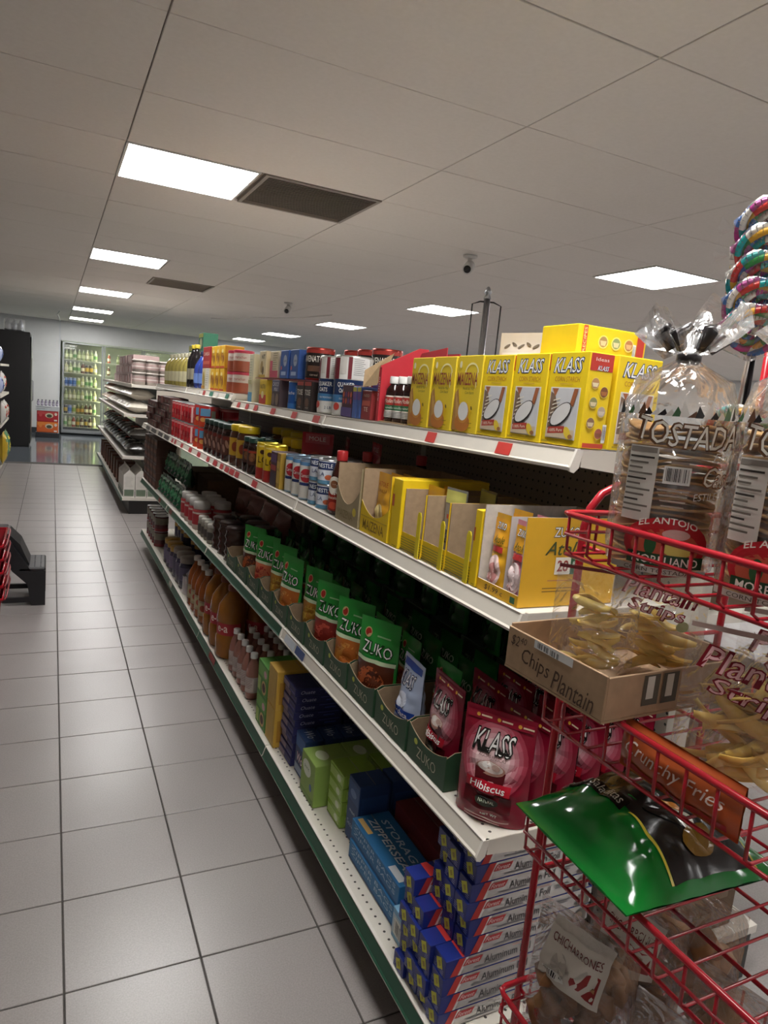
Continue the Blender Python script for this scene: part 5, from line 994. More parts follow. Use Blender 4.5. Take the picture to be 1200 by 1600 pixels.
def tos_bag():
    b = MB(); n = 36; CLOUD = film('cloudy_film', .55, .2, wrinkle=.9, sc_=30)
    prof = [(.050, .0), (.060, .006), (.0635, .03), (.064, .10), (.0642, .16), (.0635, .196), (.047, .226), (.022, .243), (.010, .252), (.012, .258), (.028, .272), (.046, .288), (.055, .30)]
    rs = random.Random(4)
    for i in range(len(prof)-1): pass
    vs = []; fs = []
    for i, (r, z) in enumerate(prof):
        for k in range(n):
            a = 2*PI*k/n; ruf = .12*math.sin(7*a+i)+.08*math.sin(11*a) if i >= 6 else .015*math.sin(9*a+i*.7)+.01*math.sin(5*a+i)
            zz = z+(.014*math.sin(5*a)+.008*math.sin(9*a) if i >= 10 else 0)
            vs.append((r*(1+ruf)*math.sin(a), -r*(1+ruf)*math.cos(a), zz))
    for i in range(len(prof)-1):
        for k in range(n): k2 = (k+1) % n; fs.append((i*n+k, i*n+k2, (i+1)*n+k2, (i+1)*n+k))
    fs.append(tuple(range(n))[::-1]); b.add(vs, fs, FILM, True)
    ci = b.mi(CLOUD)
    for fi in range(len(b.f)):
        if 8*n <= fi < 12*n: b.m[fi] = ci
    q = PR(cyl(.0662), .005); W = 'EDE6DA'
    q.rect(-.054, .062, -.018, .148, 'D2CBC2', 'gloss'); q.rect(-.053, .1405, -.020, .1465, '8A827A', 'gloss')
    for k in range(11): q.rect(-.052, .134-.0062*k, -.022-.006*(k % 3), .1362-.0062*k, '3E3834' if k % 4 == 0 else '6E665E', 'gloss')
    q.bars(-.010, .108, .018, .128, 16); q.rect(-.004, .131, .014, .134, '8A7A6E', 'gloss')
    for k in range(4): q.rect(-.014+.002*k, .100-.006*k, .018-.001*k, .1018-.006*k, 'A89A8C', 'gloss')
    q.text2('TOSTADAS', .016, .170, .118, .026, W, '6A4A34', .035, shear=.12, kind='gloss', arc=-.008)
    q.text('Estilo', .052, .142, .026, .010, W, shear=.3, kind='gloss'); q.text2('Casera', .056, .120, .05, .022, 'F2E9DA', '8A5A3A', .035, shear=.25, kind='gloss'); q.text('ESTILE CORN', .050, .100, .055, .008, W, shear=.2, rot=.15, kind='gloss')
    q.ell(.003, .040, .044, .030, 'B0242C', kind='gloss', n=26); q.ell(.003, .036, .035, .021, 'B8543E', kind='gloss'); q.ell(.016, .036, .016, .010, 'D2BE62', kind='gloss'); q.ell(-.012, .038, .006, .012, '2E5A34', kind='gloss'); q.ell(.012, .052, .014, .006, 'D2A8A0', kind='gloss')
    q.text('EL ANTOJO', .003, .060, .058, .010, W, kind='gloss', arc=.006, bold=.01); q.rect(-.034, .014, .044, .028, '27442C', 'gloss'); q.text('MORELIANO', .005, .021, .066, .0095, W, kind='gloss', bold=.01); q.rect(-.052, .005, .05, .012, 'B5ACA2', 'gloss'); q.text('CORN TOSTADAS', 0, .0085, .07, .0045, '4A4038', kind='gloss')
    rz_ = random.Random(12)      # zigzag printed band towards the neck
    for j in range(22):
        u = -.075+.007*j; c = ['E6E2DC', '2A2628', 'D8D2CA', '4A6A4A', 'E6E2DC', '6A4A38', '2A2628'][j % 7]; t_ = rz_.uniform(.190, .203)
        q.poly([(u-.005, .183), (u+.005, .1835), (u+rz_.uniform(-.003, .003), t_)], c, 'gloss')
    k2 = MB(); k2.lathe([(.011, .246), (.014, .25), (.014, .256), (.011, .259)], mat('2A2426', 'plastic'), 12)
    kn = MB()
    for j in range(6):
        a = j*1.05; kn.tube([(.02*math.cos(a), .02*math.sin(a), .262), (.034*math.cos(a), .034*math.sin(a), .276+.006*(j % 2)), (.03*math.cos(a+.4), .03*math.sin(a+.4), .288)], [.006, .010, .004], mat('2E2A2C', 'gloss'), 6)
    return b.mesh('bag_film'), q.mesh('front_print'), k2.mesh('tie'), kn.mesh('dark_print_folds')
TB = tos_bag()
for k, (x, y, rz, l) in enumerate(((.676, .598, -.80, 'clear bag of tostadas with nutrition panel turned forward, first in the top basket'), (.703, .458, -1.1, 'clear bag of tostadas with big white lettering, second in the top basket'), (.902, .562, -.6, 'clear bag of tostadas half hidden behind the first'), (.73, .312, -1.2, 'clear bag of tostadas third along the basket front, unseen, added to shade the lower tiers'), (.87, .40, -1.0, 'clear bag of tostadas at the back of the top basket, unseen, added for shade'))):  # final pair out of frame, added to shade the lower rack
    t = empty('tostada_bag', (x, y, 1.2145), rz); props(t, l, 'bag', 'tostada bags')
    for n_, m_ in zip(('bag_film', 'front_print', 'tie', 'dark_print_folds'), TB): ob(n_, m_, t)
    for j in range(22): ob('tostada', DM[(j+k) % 5], t, (random.uniform(-.003, .003), random.uniform(-.003, .003), .006+.0078*j), (0, 0, j*1.3))
# ---- cardboard tray of plantain chips resting on the second tier
KB = mat('A88A6C', 'kraft')
b = MB(); w_, d_, h_ = .178, .23, .057; tk = .003
b.box(-w_/2, w_/2, 0, d_, 0, tk, KB); b.box(-w_/2, w_/2, 0, tk, tk, h_, KB, .0008); b.box(-w_/2, -w_/2+tk, tk, d_, tk, h_+.004, KB, .0008); b.box(w_/2-tk, w_/2, tk, d_, tk, h_-.002, KB, .0008); b.box(-w_/2, w_/2, d_-tk, d_, tk, h_+.004, KB, .0008)
q = PR(lambda u, v, l: (u, -l, v)); HW = '4A3426'
q.text('$2', -.072, .041, .016, .016, HW, shear=.2); q.text('40', -.056, .046, .012, .009, HW, shear=.2); q.text('Chips', -.030, .024, .054, .026, HW, shear=.1, rot=-.06); q.text('Plantain', .040, .018, .07, .024, HW, shear=.15, rot=-.05)
q.rect(-.035, .046, .035, .0565, 'DAD8D6'); 
for i in range(18):
    if i % 5: q.rect(-.031+.0026*i, .048, -.031+.0026*i+(.0009 if i % 2 else .0016), .055, '2A2A2A')
s = PR(lambda u, v, l: (w_/2+l, u, v)); 
for i in range(2): s.rect(.06+.032*i, .014, .087+.032*i, .052, '4E463A'); s.rect(.066+.032*i, .022, .078+.032*i, .05, 'C9C2B6')
place([('carton', b.mesh('carton')), ('handwriting_lettering', q.mesh('handwriting_lettering')), ('side_print', s.mesh('side_print'))], 'cardboard_tray', 'open cardboard tray with handwritten price resting on the second rack tier', 'tray', (.562, .630, 1.0465), AISLE+.04)
# ---- plantain strip bags: clear front, yellow strips inside, red printed word
CH1, CH2 = mat('FFDC7E', 'gloss'), mat('FBD06C', 'gloss')
def strip(seed):
    rs = random.Random(seed); b = MB(); L_ = rs.uniform(.07, .10); cu = rs.uniform(-9, 9); n = 8; wv = rs.uniform(.008, .011); vs = []
    for lay in (0, .0016):
        for i in range(n+1):
            t = i/n; x = (t-.5)*L_; y = cu*x*x*.8; zz = .004*math.sin(t*5+seed)
            ww = wv*math.sin(PI*(t*.9+.05))**.5; vs += [(x, y-ww, zz+lay), (x, y+ww, zz+.002*math.sin(t*7)+lay)]
    N = 2*(n+1); fs = []
    for i in range(n): a = 2*i; fs += [(a, a+1, a+3, a+2), (N+a, N+a+2, N+a+3, N+a+1), (a, a+2, N+a+2, N+a), (a+1, N+a+1, N+a+3, a+3)]
    fs += [(0, N, N+1, 1), (2*n, 2*n+1, N+2*n+1, N+2*n)]
    b.add(vs, fs, CH1 if seed % 3 else CH2, True); return b.mesh('plantain_strip')
SM = [strip(k) for k in range(8)]
def chip_bag(name, label, w_, h_, d_, loc, rot, seed, word=True, red=True, nst=16, hdr='7A2A2A', fill=.46):
    f = bulge(w_, h_, d_, .88, seed, .003); b = MB()
    for sg in (-1, 1): b.grid(lambda a, c: (w_*(a-.5), sg*f(w_*(a-.5), h_*c), h_*c), 14, 16, FILM2, flip=sg > 0)
    q = PR(lambda u, v, l: (u, -f(u, v)-.0008-l, v), .008)
    q.rect(-w_*.49, h_*.965, w_*.49, h_*.995, hdr if not word else 'B9A49C', 'gloss')
    if word:
        q.text2('Plantain', -.0, h_*.77, w_*.74, h_*.13, 'E0AEB0', '7A1A26', .035, shear=.25, rot=-.12, kind='gloss'); q.text2('Strips', -.004, h_*.62, w_*.56, h_*.12, 'E0AEB0', '7A1A26', .035, shear=.25, rot=-.12, kind='gloss'); q.ell(w_*.25, h_*.52, .008, .008, 'C9D8B0', kind='gloss')
    else: q.rect(-w_*.4, h_*.02, w_*.4, h_*.14, 'D8D6D0', 'gloss'); q.bars(-w_*.3, h_*.03, w_*.3, h_*.12, 14)
    t = empty(name, loc); t.rotation_euler = rot; props(t, label, 'bag', 'plantain strip bags')
    ob('bag_film', b.mesh('bag_film'), t); ob('front_print', q.mesh('front_print'), t)
    rs = random.Random(seed)
    for j in range(nst):
        v = max(.03*w_/.155, h_*(.12+fill*j/nst)); u = rs.uniform(-.16, .16)*w_; hw = f(u, v)*.55
        ob('plantain_strip', SM[(seed+j) % 8], t, (u, rs.uniform(-hw, hw), v), (rs.uniform(-.9, .9)+PI/2*(rs.random() < .5), rs.uniform(-.5, .5), rs.uniform(-.6, .6))).scale = (w_/.165,)*3
chip_bag('plantain_bag', 'clear bag of plantain curls standing in the handwritten cardboard tray', .105, .152, .042, (.628, .638, 1.0505), (0, 0, -.75), 3, False, nst=20, hdr='7A2A2E', fill=.62)
chip_bag('plantain_bag', 'clear plantain strip bag with red word, behind in the shade of the top basket', .12, .152, .042, (.737, .636, 1.0505), (0, 0, -.75), 4)
chip_bag('plantain_bag', 'large clear plantain strip bag with red word, leaning in front of the second tier', .16, .19, .055, (.700, .452, .985), (0, 0, -.95), 6, nst=26, fill=.5)
chip_bag('plantain_bag', 'clear plantain strip bag behind the large one at the frame edge', .15, .2, .05, (.80, .47, .985), (0, 0, -.8), 7, nst=14)
PCF = pouch(.16, .06, .024, 'B0532A', lambda q: (q.text('Crunchy Fries', 0, .032, .13, .02, 'EAD6C8', shear=.3, kind='gloss'), q.rect(-.07, .006, .07, .014, 'A82A30', 'gloss')), seed=62, pillow=True)
place(PCF, 'fries_bag', 'orange and red crunchy fries bag lying behind the second tier front wires', 'bag', (.6205, .475, .9835), AISLE)
# ---- green bag lying on the third tier
f3 = bulge(.215, .25, .06, .95, 71, .003, True)
def d_green(q):
    q.rect(-.100, .075, .100, .205, '1C1A18', 'gloss'); q.rect(-.098, .082, -.02, .150, '5A4016', 'gloss'); q.rect(-.100, .203, .100, .207, 'B9AE3A', 'gloss'); q.rect(.02, .070, .1, .074, 'C9BE3A', 'gloss')
    q.text('Plantain', -.02, .182, .12, .022, '6A6458', shear=.4, kind='gloss', bold=.01); q.text('PLANTAIN STRIPS', -.015, .157, .13, .015, '8A8478', shear=.2, kind='gloss'); q.rect(-.1, .066, .01, .082, '15130F', 'gloss'); q.text('Salted Saladitas', -.045, .074, .1, .011, 'B9B4A6', shear=.2, kind='gloss')
    q.ell(.040, .108, .026, .011, '0E0D0C', .7, kind='gloss'); q.ell(.050, .126, .016, .011, 'E2DED4', .2, kind='gloss'); q.ell(.054, .128, .005, .0045, '151412', kind='gloss'); q.ell(.032, .124, .014, .006, 'C27A2E', .9, kind='gloss'); q.ell(.075, .13, .014, .022, '7A5A1E', kind='gloss')
PGN = pouch(.215, .25, .125, '157A2E', d_green, seed=71, pillow=True, wr=.0022, nu=30, nv=34, bk=.3, kind='glossy')
o_ = place(PGN, 'plantain_bag', 'large green plantain strip bag lying flat across the third tier', 'bag', (.572, .573, .861), AISLE-.05); o_.rotation_euler = (-PI/2, 0, AISLE-.05)
# ---- pork rind bags in the lowest tier
PR1, PR2 = mat('8A5C36', 'food'), mat('9C7048', 'food')
def lump(seed):
    rs = random.Random(seed); ph = [rs.uniform(0, 6) for _ in range(4)]; b = MB()
    def fn(u, v):
        a, e = 2*PI*u, PI*v; r = .024*(1+.25*math.sin(3*a+ph[0])*math.sin(e)+.2*math.sin(4*e+ph[1])); return (r*math.sin(e)*math.cos(a), .8*r*math.sin(e)*math.sin(a), -.7*r*math.cos(e))
    b.grid(fn, 10, 7, PR1 if seed % 2 else PR2); return b.mesh('pork_rind')
LM = [lump(k) for k in range(6)]
def rind_bag(label, w_, h_, d_, loc, rot, seed, head=True):
    f = bulge(w_, h_, d_, .9, seed, .004, True); b = MB()
    for sg in (-1, 1): b.grid(lambda a, c: (w_*(a-.5), sg*f(w_*(a-.5), h_*c), h_*c), 12, 12, FILM2, flip=sg > 0)
    t = empty('pork_rind_bag', loc); t.rotation_euler = rot; props(t, label, 'bag', 'pork rind bags'); ob('bag_film', b.mesh('bag_film'), t)
    if head:
        q = PR(lambda u, v, l: (u, -f(u, v)-.001-l, v), .01); q.rect(-w_*.3, h_*.62, w_*.3, h_*.95, 'CFC6BC', 'gloss'); q.text('CHICHARRONES', 0, h_*.86, w_*.5, h_*.05, '6A2A2A', kind='gloss'); q.ell(-w_*.1, h_*.74, w_*.09, w_*.09, 'A8A098', kind='gloss'); q.rect(w_*.04, h_*.66, w_*.26, h_*.8, '8E3030', 'gloss'); q.bars(-w_*.26, h_*.64, -w_*.02, h_*.69, 10); ob('front_print', q.mesh('front_print'), t)
    rs = random.Random(seed)
    for j in range(16):
        v = h_*(.14+.6*rs.random()); u = rs.uniform(-.3, .3)*w_; hw = f(u, v)*.5; ob('pork_rind', LM[(seed+j) % 6], t, (u, rs.uniform(-hw, hw), v), (rs.uniform(-1, 1), rs.uniform(-1, 1), rs.uniform(-3, 3)))
rind_bag('clear pork rind bag with white header, nearest the foil boxes in the lowest tier', .15, .21, .075, (.655, .600, .502), (-.06, 0, -1.25), 81)
rind_bag('clear pork rind bag with white and red label standing behind the first', .14, .21, .07, (.768, .608, .502), (0, 0, -1.3), 82)
rind_bag('clear pork rind bag lying under the green bag', .15, .21, .075, (.665, .43, .502), (-.05, 0, -1.3), 83, False)
rind_bag('shiny clear pork rind bag at the back of the lowest tier', .15, .22, .075, (.868, .60, .502), (0, 0, -1.3), 84, False)
rind_bag('clear pork rind bag nearest the lower frame corner', .15, .21, .075, (.665, .26, .502), (-.05, 0, -1.3), 85, False)
rind_bag('clear pork rind bag deepest behind the shiny one', .15, .22, .075, (.775, .43, .502), (0, 0, -1.3), 86, False)
# ---- lollipop display
LC = ['C2403A', 'D8A23A', '3A8A4A', '3A6AB0', 'B0408A', 'E2DED6', '2FA0A0']
def lolly(seed):
    b = MB(); N = 96; turns = 2.6; pts = []
    for i in range(N+1):
        t = i/N; a = t*turns*2*PI; r = .006+.030*t; pts.append(Vector((r*math.cos(a), 0, r*math.sin(a))))
    for j in range(3):
        for i in range(N):
            a0 = pts[i]; a1 = pts[i+1]; m = mat(LC[(i//4+j*2+seed) % 7], 'glossy')
            tg = (a1-a0).normalized(); nr = Vector((-tg.z, 0, tg.x)); th = 2*PI*j/3+i*.35; o0 = nr*math.cos(th)*.0035+Vector((0, math.sin(th)*.0045, 0)); th2 = 2*PI*j/3+(i+1)*.35; nr2 = nr; o1 = nr2*math.cos(th2)*.0035+Vector((0, math.sin(th2)*.0045, 0))
            n = 5; vs = []
            for p, o_ in ((a0, o0), (a1, o1)):
                for k in range(n): vs.append(p+o_+.0046*(math.cos(2*PI*k/n)*nr+math.sin(2*PI*k/n)*Vector((0, 1, 0))))
            b.add(vs, [(k, (k+1) % n, (k+1) % n+n, k+n) for k in range(n)], m, True)
    s_ = MB(); s_.tube([(0, 0, -.034), (0, 0, -.12)], .0022, mat('E6E2DC', 'plastic'), 8)
    w2 = MB(); w2.grid(lambda u, v: ((.043+.003*math.sin(9*2*PI*u))*math.sin(PI*v)*math.cos(2*PI*u), .0095*math.cos(PI*v), (.043+.003*math.sin(7*2*PI*u))*math.sin(PI*v)*math.sin(2*PI*u)), 28, 8, FILM2)
    w2.add([(-.043, 0, -.002), (-.043, 0, .002), (-.058, .006, .012), (-.062, -.003, 0), (-.057, .004, -.012)], [(0, 1, 2, 3), (0, 3, 4)], FILM2)
    return [('candy_swirl', b.mesh('candy_swirl')), ('stick', s_.mesh('stick')), ('wrapper', w2.mesh('wrapper'))]
LP = [lolly(k) for k in range(3)]
lt = empty('lollipop_stand', (.835, .635, 1.16)); props(lt, 'dark wire stand rising behind the tostada bags and holding the lollipops', 'stand')
b = MB(); b.tube([(0, 0, .06), (0, 0, .45)], .004, mat('2A2628', 'metal'), 8); ob('pole', b.mesh('pole'), lt)
b = MB(); b.lathe([(.04, .0565), (.04, .060), (.006, .064)], mat('2A2628', 'metal'), 20); ob('base_disc', b.mesh('base_disc'), lt)
for k, (z, nm) in enumerate(((1.636, 'topmost'), (1.605, 'second'), (1.574, 'third'), (1.543, 'fourth'), (1.512, 'fifth'), (1.39, 'lowest'))):
    o_ = place(LP[k % 3], 'swirl_lollipop', f'rainbow swirl lollipop in clear wrap, {nm} on the wire stand', 'lollipop', (.788, .603, z), 0, 'rainbow swirl lollipops'); o_.rotation_euler = (.75, 0, -.86)
# ================================================================ FAR END: COOLERS, CABINET, SECOND SHELVING RUN, AISLE SIDE
ALU = mat('A9ADB0', 'metal'); GLASS = film('cooler_glass', .95, .03, wrinkle=0)
CO = (.17, WALL_Y, 0)
cool = empty('drinks_cooler', CO); props(cool, 'built-in glass-door drinks cooler along the back wall', 'cooler')
def cp(n_, b_, par=None): return ob(n_, b_.mesh(n_, CO), par or cool)
DW, ND = .832, 5; XE = .17+DW*ND+.02
b = MB(); b.box(.17, XE, WALL_Y+.70, WALL_Y+.72, 0, 2.03, mat('B9C0B4', 'paint')); cp('back_panel', b)
b = MB(); b.box(.17, XE, WALL_Y+.02, WALL_Y+.70, 2.01, 2.03, mat('B9C0B4', 'paint')); cp('roof_panel', b)
b = MB(); b.box(.17, XE, WALL_Y+.02, WALL_Y+.70, .02, .14, mat('4A4E50', 'paint')); cp('plinth', b)
for x in (.15, XE): b = MB(); b.box(x, x+.02, WALL_Y+.0, WALL_Y+.72, 0, 2.03, mat('B9C0B4', 'paint')); cp('end_panel', b)
SHZ = [.17, .46, .76, 1.06, 1.36, 1.64]
for k in range(ND):
    x0 = .19+DW*k; x1 = x0+DW-.012
    d = empty('door', (x0-CO[0], 0, 0)); d.parent = cool; t = .035
    for n_, q in (('stile', (0, t, 0, 1.98)), ('stile', (x1-x0-t, x1-x0, 0, 1.98)), ('top_bar', (t, x1-x0-t, 1.94, 1.98)), ('bottom_bar', (t, x1-x0-t, 0, .09))):
        b = MB(); b.box(q[0], q[1], -.03, .01, q[2]+.04, q[3]+.02, ALU, .003); ob(n_, b.mesh(n_), d)
    b = MB(); b.box(t, x1-x0-t, -.012, -.006, .13, 1.96, GLASS); ob('pane', b.mesh('pane'), d)
    b = MB(); b.tube([(.045, -.035, .9), (.045, -.06, .92), (.045, -.06, 1.2), (.045, -.035, 1.22)], .008, ALU, 6); ob('handle', b.mesh('handle'), d)
    for z in SHZ:
        b = MB(); b.box(x0+.03, x1-.03, WALL_Y+.06, WALL_Y+.6, z-.012, z, mat('C6CBB8', 'paint')); cp('shelf', b)
    b = MB(); b.box(x1-.03, x1-.012, WALL_Y+.03, WALL_Y+.05, .2, 1.9, emis('cooler_lamp', (.95, 1.0, .60), 16.0) if k == 0 else bpy.data.materials['cooler_lamp']); cp('lamp_strip', b)
# drinks behind the glass
def drink(col, lab, h=.2, r=.034):
    return bottle([(r*.9, 0), (r, .006), (r, h*.62), (r*.4, h*.86), (r*.38, h*.9)], mat(col, 'glossy'), (r*.45, h*.1, 'D8D8D0'), h*.89, [(h*.2, h*.5, lab)], r*1.005, n=10)
def tin(col, band): return can(.034, .16, col, [(.04, .11, band)], n=10)
DR = [drink('9AA878', 'D0D8A8'), drink('B8B88A', 'E6E6C8'), tin('8AA0C8', '3A6AB0'), tin('C8C8A0', '9AB45A'), drink('6A6A3A', 'C89A3A'), drink('5A3A2A', 'E2D8B0'), drink('C8D0B0', '6A9A5A'), tin('3A3A3A', 'C2A03A'), drink('A85A4A', 'E0D8C0')]
ROWD = [[6, 0, 8, 4, 5, 7, 5, 1], [7, 2, 3, 4, 4, 5, 5, 6], [0, 1, 1, 0, 1, 6, 6, 1], [2, 2, 2, 3, 1, 6, 6, 0], [1, 0, 6, 6, 5, 7, 7, 1], [0, 0, 6, 0, 0, 1, 0, 6]]
SN = ['bottom', 'second', 'third', 'fourth', 'fifth', 'top']
for s in range(6):
    for k in range(8):
        x = .26+.084*k+.012; place(DR[ROWD[s][k]], 'chilled_drink', f'{["leftmost", "second", "third", "fourth", "fifth", "sixth", "seventh", "last"][k]} chilled drink on the {SN[s]} shelf of the first glass door', 'drink', (x, WALL_Y+.13, SHZ[s]+.001), 0, 'chilled drinks behind the first glass door', scale=1.18)
for dd in (1, 2):
    for s in range(1, 6):
        for k in range(4): place(DR[(s*3+k+dd*2) % 9], 'chilled_drink', f'{["first", "second", "third", "last"][k]} drink on the {SN[s]} shelf of the {["second", "third"][dd-1]} glass door', 'drink', (.19+DW*dd+.12+.19*k, WALL_Y+.13, SHZ[s]+.001), 0, 'chilled drinks behind the farther doors')
# cases of cans and bottles on the floor beside the cooler
def case(col, c2):
    b = MB(); b.box(-.2, .2, -.14, .14, 0, .22, mat(col, 'gloss'), .01); q = PR(flat(.28)); q.rect(-.19, .15, .19, .21, c2, 'gloss'); q.ell(.03, .13, .075, .05, 'D8C8A8', kind='gloss'); q.ell(.03, .12, .05, .035, '4A4A3A', kind='gloss'); q.rect(.12, .02, .175, .05, 'E6DCD0', 'gloss'); q.ell(-.13, .14, .03, .04, c2, kind='gloss'); q.ell(.15, .16, .025, .03, 'E8D8C8', kind='gloss')
    return [('body', b.mesh('body')), ('front_print', q.mesh('front_print'))]
CY = 15.9
b = MB(); b.box(-.22, .22, -.16, .16, 0, .1, mat('242428', 'plastic'), .006); place([('plinth', b.mesh('plinth'))], 'black_plinth', 'low black stand under the soda cases by the back wall', 'stand', (-.075, CY, .0))
place(case('D2622A', 'E0843A'), 'soda_case', 'orange soda case, lower of two beside the glass cooler', 'case', (-.075, CY, .101)); place(case('B02A32', 'C84A4A'), 'soda_case', 'red soda case stacked on the orange one', 'case', (-.075, CY, .3215))
b = MB(); b.box(-.22, .22, -.15, .15, 0, .10, mat('C6C8CA', 'paper'), .004); q = PR(flat(.3)); q.rect(-.2, .07, .05, .082, '8A8E92'); q.rect(-.2, .03, -.05, .045, 'A0A4A8')
place([('carton', b.mesh('carton')), ('front_print', q.mesh('front_print'))], 'white_carton', 'shallow white carton on top of the red soda case', 'carton', (-.075, CY, .5425))
PW = bottle([(.022, 0), (.026, .005), (.026, .08), (.012, .105)], mat('8A8294', 'glossy'), (.014, .02, '4A4A52'), .104, [(.02, .06, 'B0A8B8')], .0262, n=10)
for k in range(6): place(PW, 'small_bottle', f'{["first", "second", "third", "fourth", "fifth", "sixth"][k]} small violet-grey bottle standing on the white carton, from the black cabinet', 'bottle', (-.25+.07*k, CY-.09, .6435), 0, 'small bottles on the white carton')
# black tall cabinet
b = MB(); b.box(0, .62, 0, .75, .0, 1.98, mat('131214', 'plastic'), .006); c = MB(); c.box(.621, .64, .02, .73, .06, 1.9, mat('1C1B1D', 'plastic'), .004); h = MB(); h.tube([(.645, .1, .8), (.67, .1, .82), (.67, .1, 1.15), (.645, .1, 1.17)], .008, mat('8A8C90', 'metal'), 6)
fr = MB(); fr.box(.641, .648, .0, .75, 1.55, 1.94, mat('A8ABB0', 'metal'), .002)
place([('body', b.mesh('body')), ('door', c.mesh('door'), [('handle', h.mesh('handle'))]), ('header_strip', fr.mesh('header_strip'))], 'black_cooler_cabinet', 'tall black upright cooler cabinet seen from its side at the aisle end', 'cabinet', (-.975, 13.65, 0))
b = MB(); CHR = film('shiny_wrap', .45, .08, wrinkle=1.0, sc_=9); b.box(-.16, .16, -.12, .12, 0, .2, CHR, .02); c = MB()
for i in range(3):
    for j in range(2): c.lathe([(.045, .004), (.05, .01), (.05, .12), (.02, .17), (.02, .19)], mat('B8BEC6', 'foil'), 12, x=-.1+.1*i, y=-.055+.11*j)
place([('shrink_wrap', b.mesh('shrink_wrap')), ('wrapped_bottles', c.mesh('wrapped_bottles'))], 'wrapped_bottle_pack', 'shiny shrink-wrapped bottle pack on top of the black cabinet', 'pack', (-.60, 13.85, 1.9805))
# side shelving stocked with bags, at the aisle edge before the cabinet
LS = empty('side_shelving', (-.88, 10.9, 0)); props(LS, 'store shelving along the aisle before the black cabinet, near run unseen, added to cut bounce', 'shelving')
for z in (.1, .62, 1.0, 1.4):
    b = MB(); b.box(-.4, .30, -.9, .9, z-.03, z, CREAM2); ob('shelf_board', b.mesh('shelf_board'), LS)
b = MB(); b.box(-.42, -.4, -.9, .9, 0, 1.6, mat('8A8073', 'paint')); ob('back_panel', b.mesh('back_panel'), LS)
for z in (.1, .5, .9, 1.3):  # unseen run added, with dark back, to cut light bounced off left wall
    b = MB(); b.box(-.75, -.32, -12.4, -1.5, z-.03, z, CREAM2); ob('shelf_board', b.mesh('shelf_board'), LS)
b = MB(); b.box(-.77, -.75, -12.4, -1.5, 0, 1.6, mat('4A433C', 'paint')); ob('back_panel', b.mesh('back_panel'), LS)
b = MB(); b.box(-.40, -.38, -12.4, -1.5, .003, .07, KICK); ob('kick_plate', b.mesh('kick_plate'), LS)
for y in (-.9, .88): b = MB(); b.box(-.42, -.36, y, y+.02, 0, 1.6, CREAM); ob('upright', b.mesh('upright'), LS)
def bagp(col, c2, seed, w_=.3, h_=.3, d_=.12): return pouch(w_, h_, d_, col, lambda q: (q.ell(0, h_*.45, w_*.25, h_*.2, c2, kind='gloss'), q.rect(-w_*.3, h_*.7, w_*.3, h_*.8, c2, 'gloss')), seed=seed, pillow=True)
BG = [bagp('C9C4C0', 'B0302E', 91), bagp('C8A83A', '3A7A4A', 92, .28, .42), bagp('3A7A52', 'D8C83A', 93, .28, .42), bagp('9AA4C4', '3A4A8A', 94, .25, .25)]
for k, (i, y, z, dx, l) in enumerate(((0, 10.35, .621, .26, 'white and red snack bag standing on the middle side shelf, near end'), (0, 10.8, .621, .26, 'white and red snack bag standing on the middle side shelf, far end'), (1, 10.3, .101, .28, 'yellow pet food bag standing low on the side shelf, near end'), (2, 10.75, .101, .28, 'green and yellow pet food bag standing low on the side shelf'), (3, 10.4, 1.001, .22, 'pale blue bag on the third side shelf'), (0, 10.9, 1.001, .22, 'white and red bag on the third side shelf'), (3, 10.5, 1.401, .2, 'pale blue bag on the top side shelf'))):
    place(BG[i], 'snack_bag', l, 'bag', (-.85+dx, y, z), PI/2)
# black folding step stool and a stack of red baskets at the aisle edge
BLK = mat('17161A', 'plastic'); BLK2 = mat('2C2A2E', 'plastic')
st = empty('step_stool', (-.155, 4.55, 0)); props(st, 'black plastic two-step stool with textured treads beside the red basket', 'step stool')
def sp(n_, b_): return ob(n_, b_.mesh(n_), st)
b = MB(); b.box(-.01, .135, -.16, .16, .205, .232, BLK2, .008); tr = sp('lower_tread', b)
bd = MB(); bd.lathe([(.0045, 0), (.003, .0025), (0, .003)], mat('3A383C', 'plastic'), 8); dm = bd.mesh('tread_stud')
for i in range(4):
    for j in range(8): ob('tread_stud', dm, tr, (.01+.033*i, -.13+.037*j, .232))
b = MB(); b.box(-.20, -.07, -.15, .15, .405, .43, BLK2, .008); sp('upper_tread', b)
for y in (-.16, .135):
    b = MB(); b.prism([(.135, 0), (.135, .21), (.06, .21), (-.06, .405), (-.14, .405), (-.04, .21), (.04, .13), (.06, 0)], 'y', y, y+.025, BLK); sp('front_leg', b)
    b = MB(); b.prism([(-.24, 0), (-.20, 0), (-.13, .405), (-.19, .405)], 'y', y, y+.025, BLK); sp('rear_leg', b)
    b = MB(); b.prism([(-.22, .02), (.1, .02), (.1, .05), (-.22, .05)], 'y', y+.002, y+.022, BLK); sp('foot_bar', b)
b = MB(); b.box(.108, .133, -.14, .14, .03, .2, BLK, .004); sp('front_panel', b)
b = MB(); b.prism([(.05, .24), (.02, .24), (-.11, .43), (-.06, .425), (0, .36)], 'y', -.12, .12, BLK); sp('folding_panel', b)
RB = mat('9A1420', 'glossy')
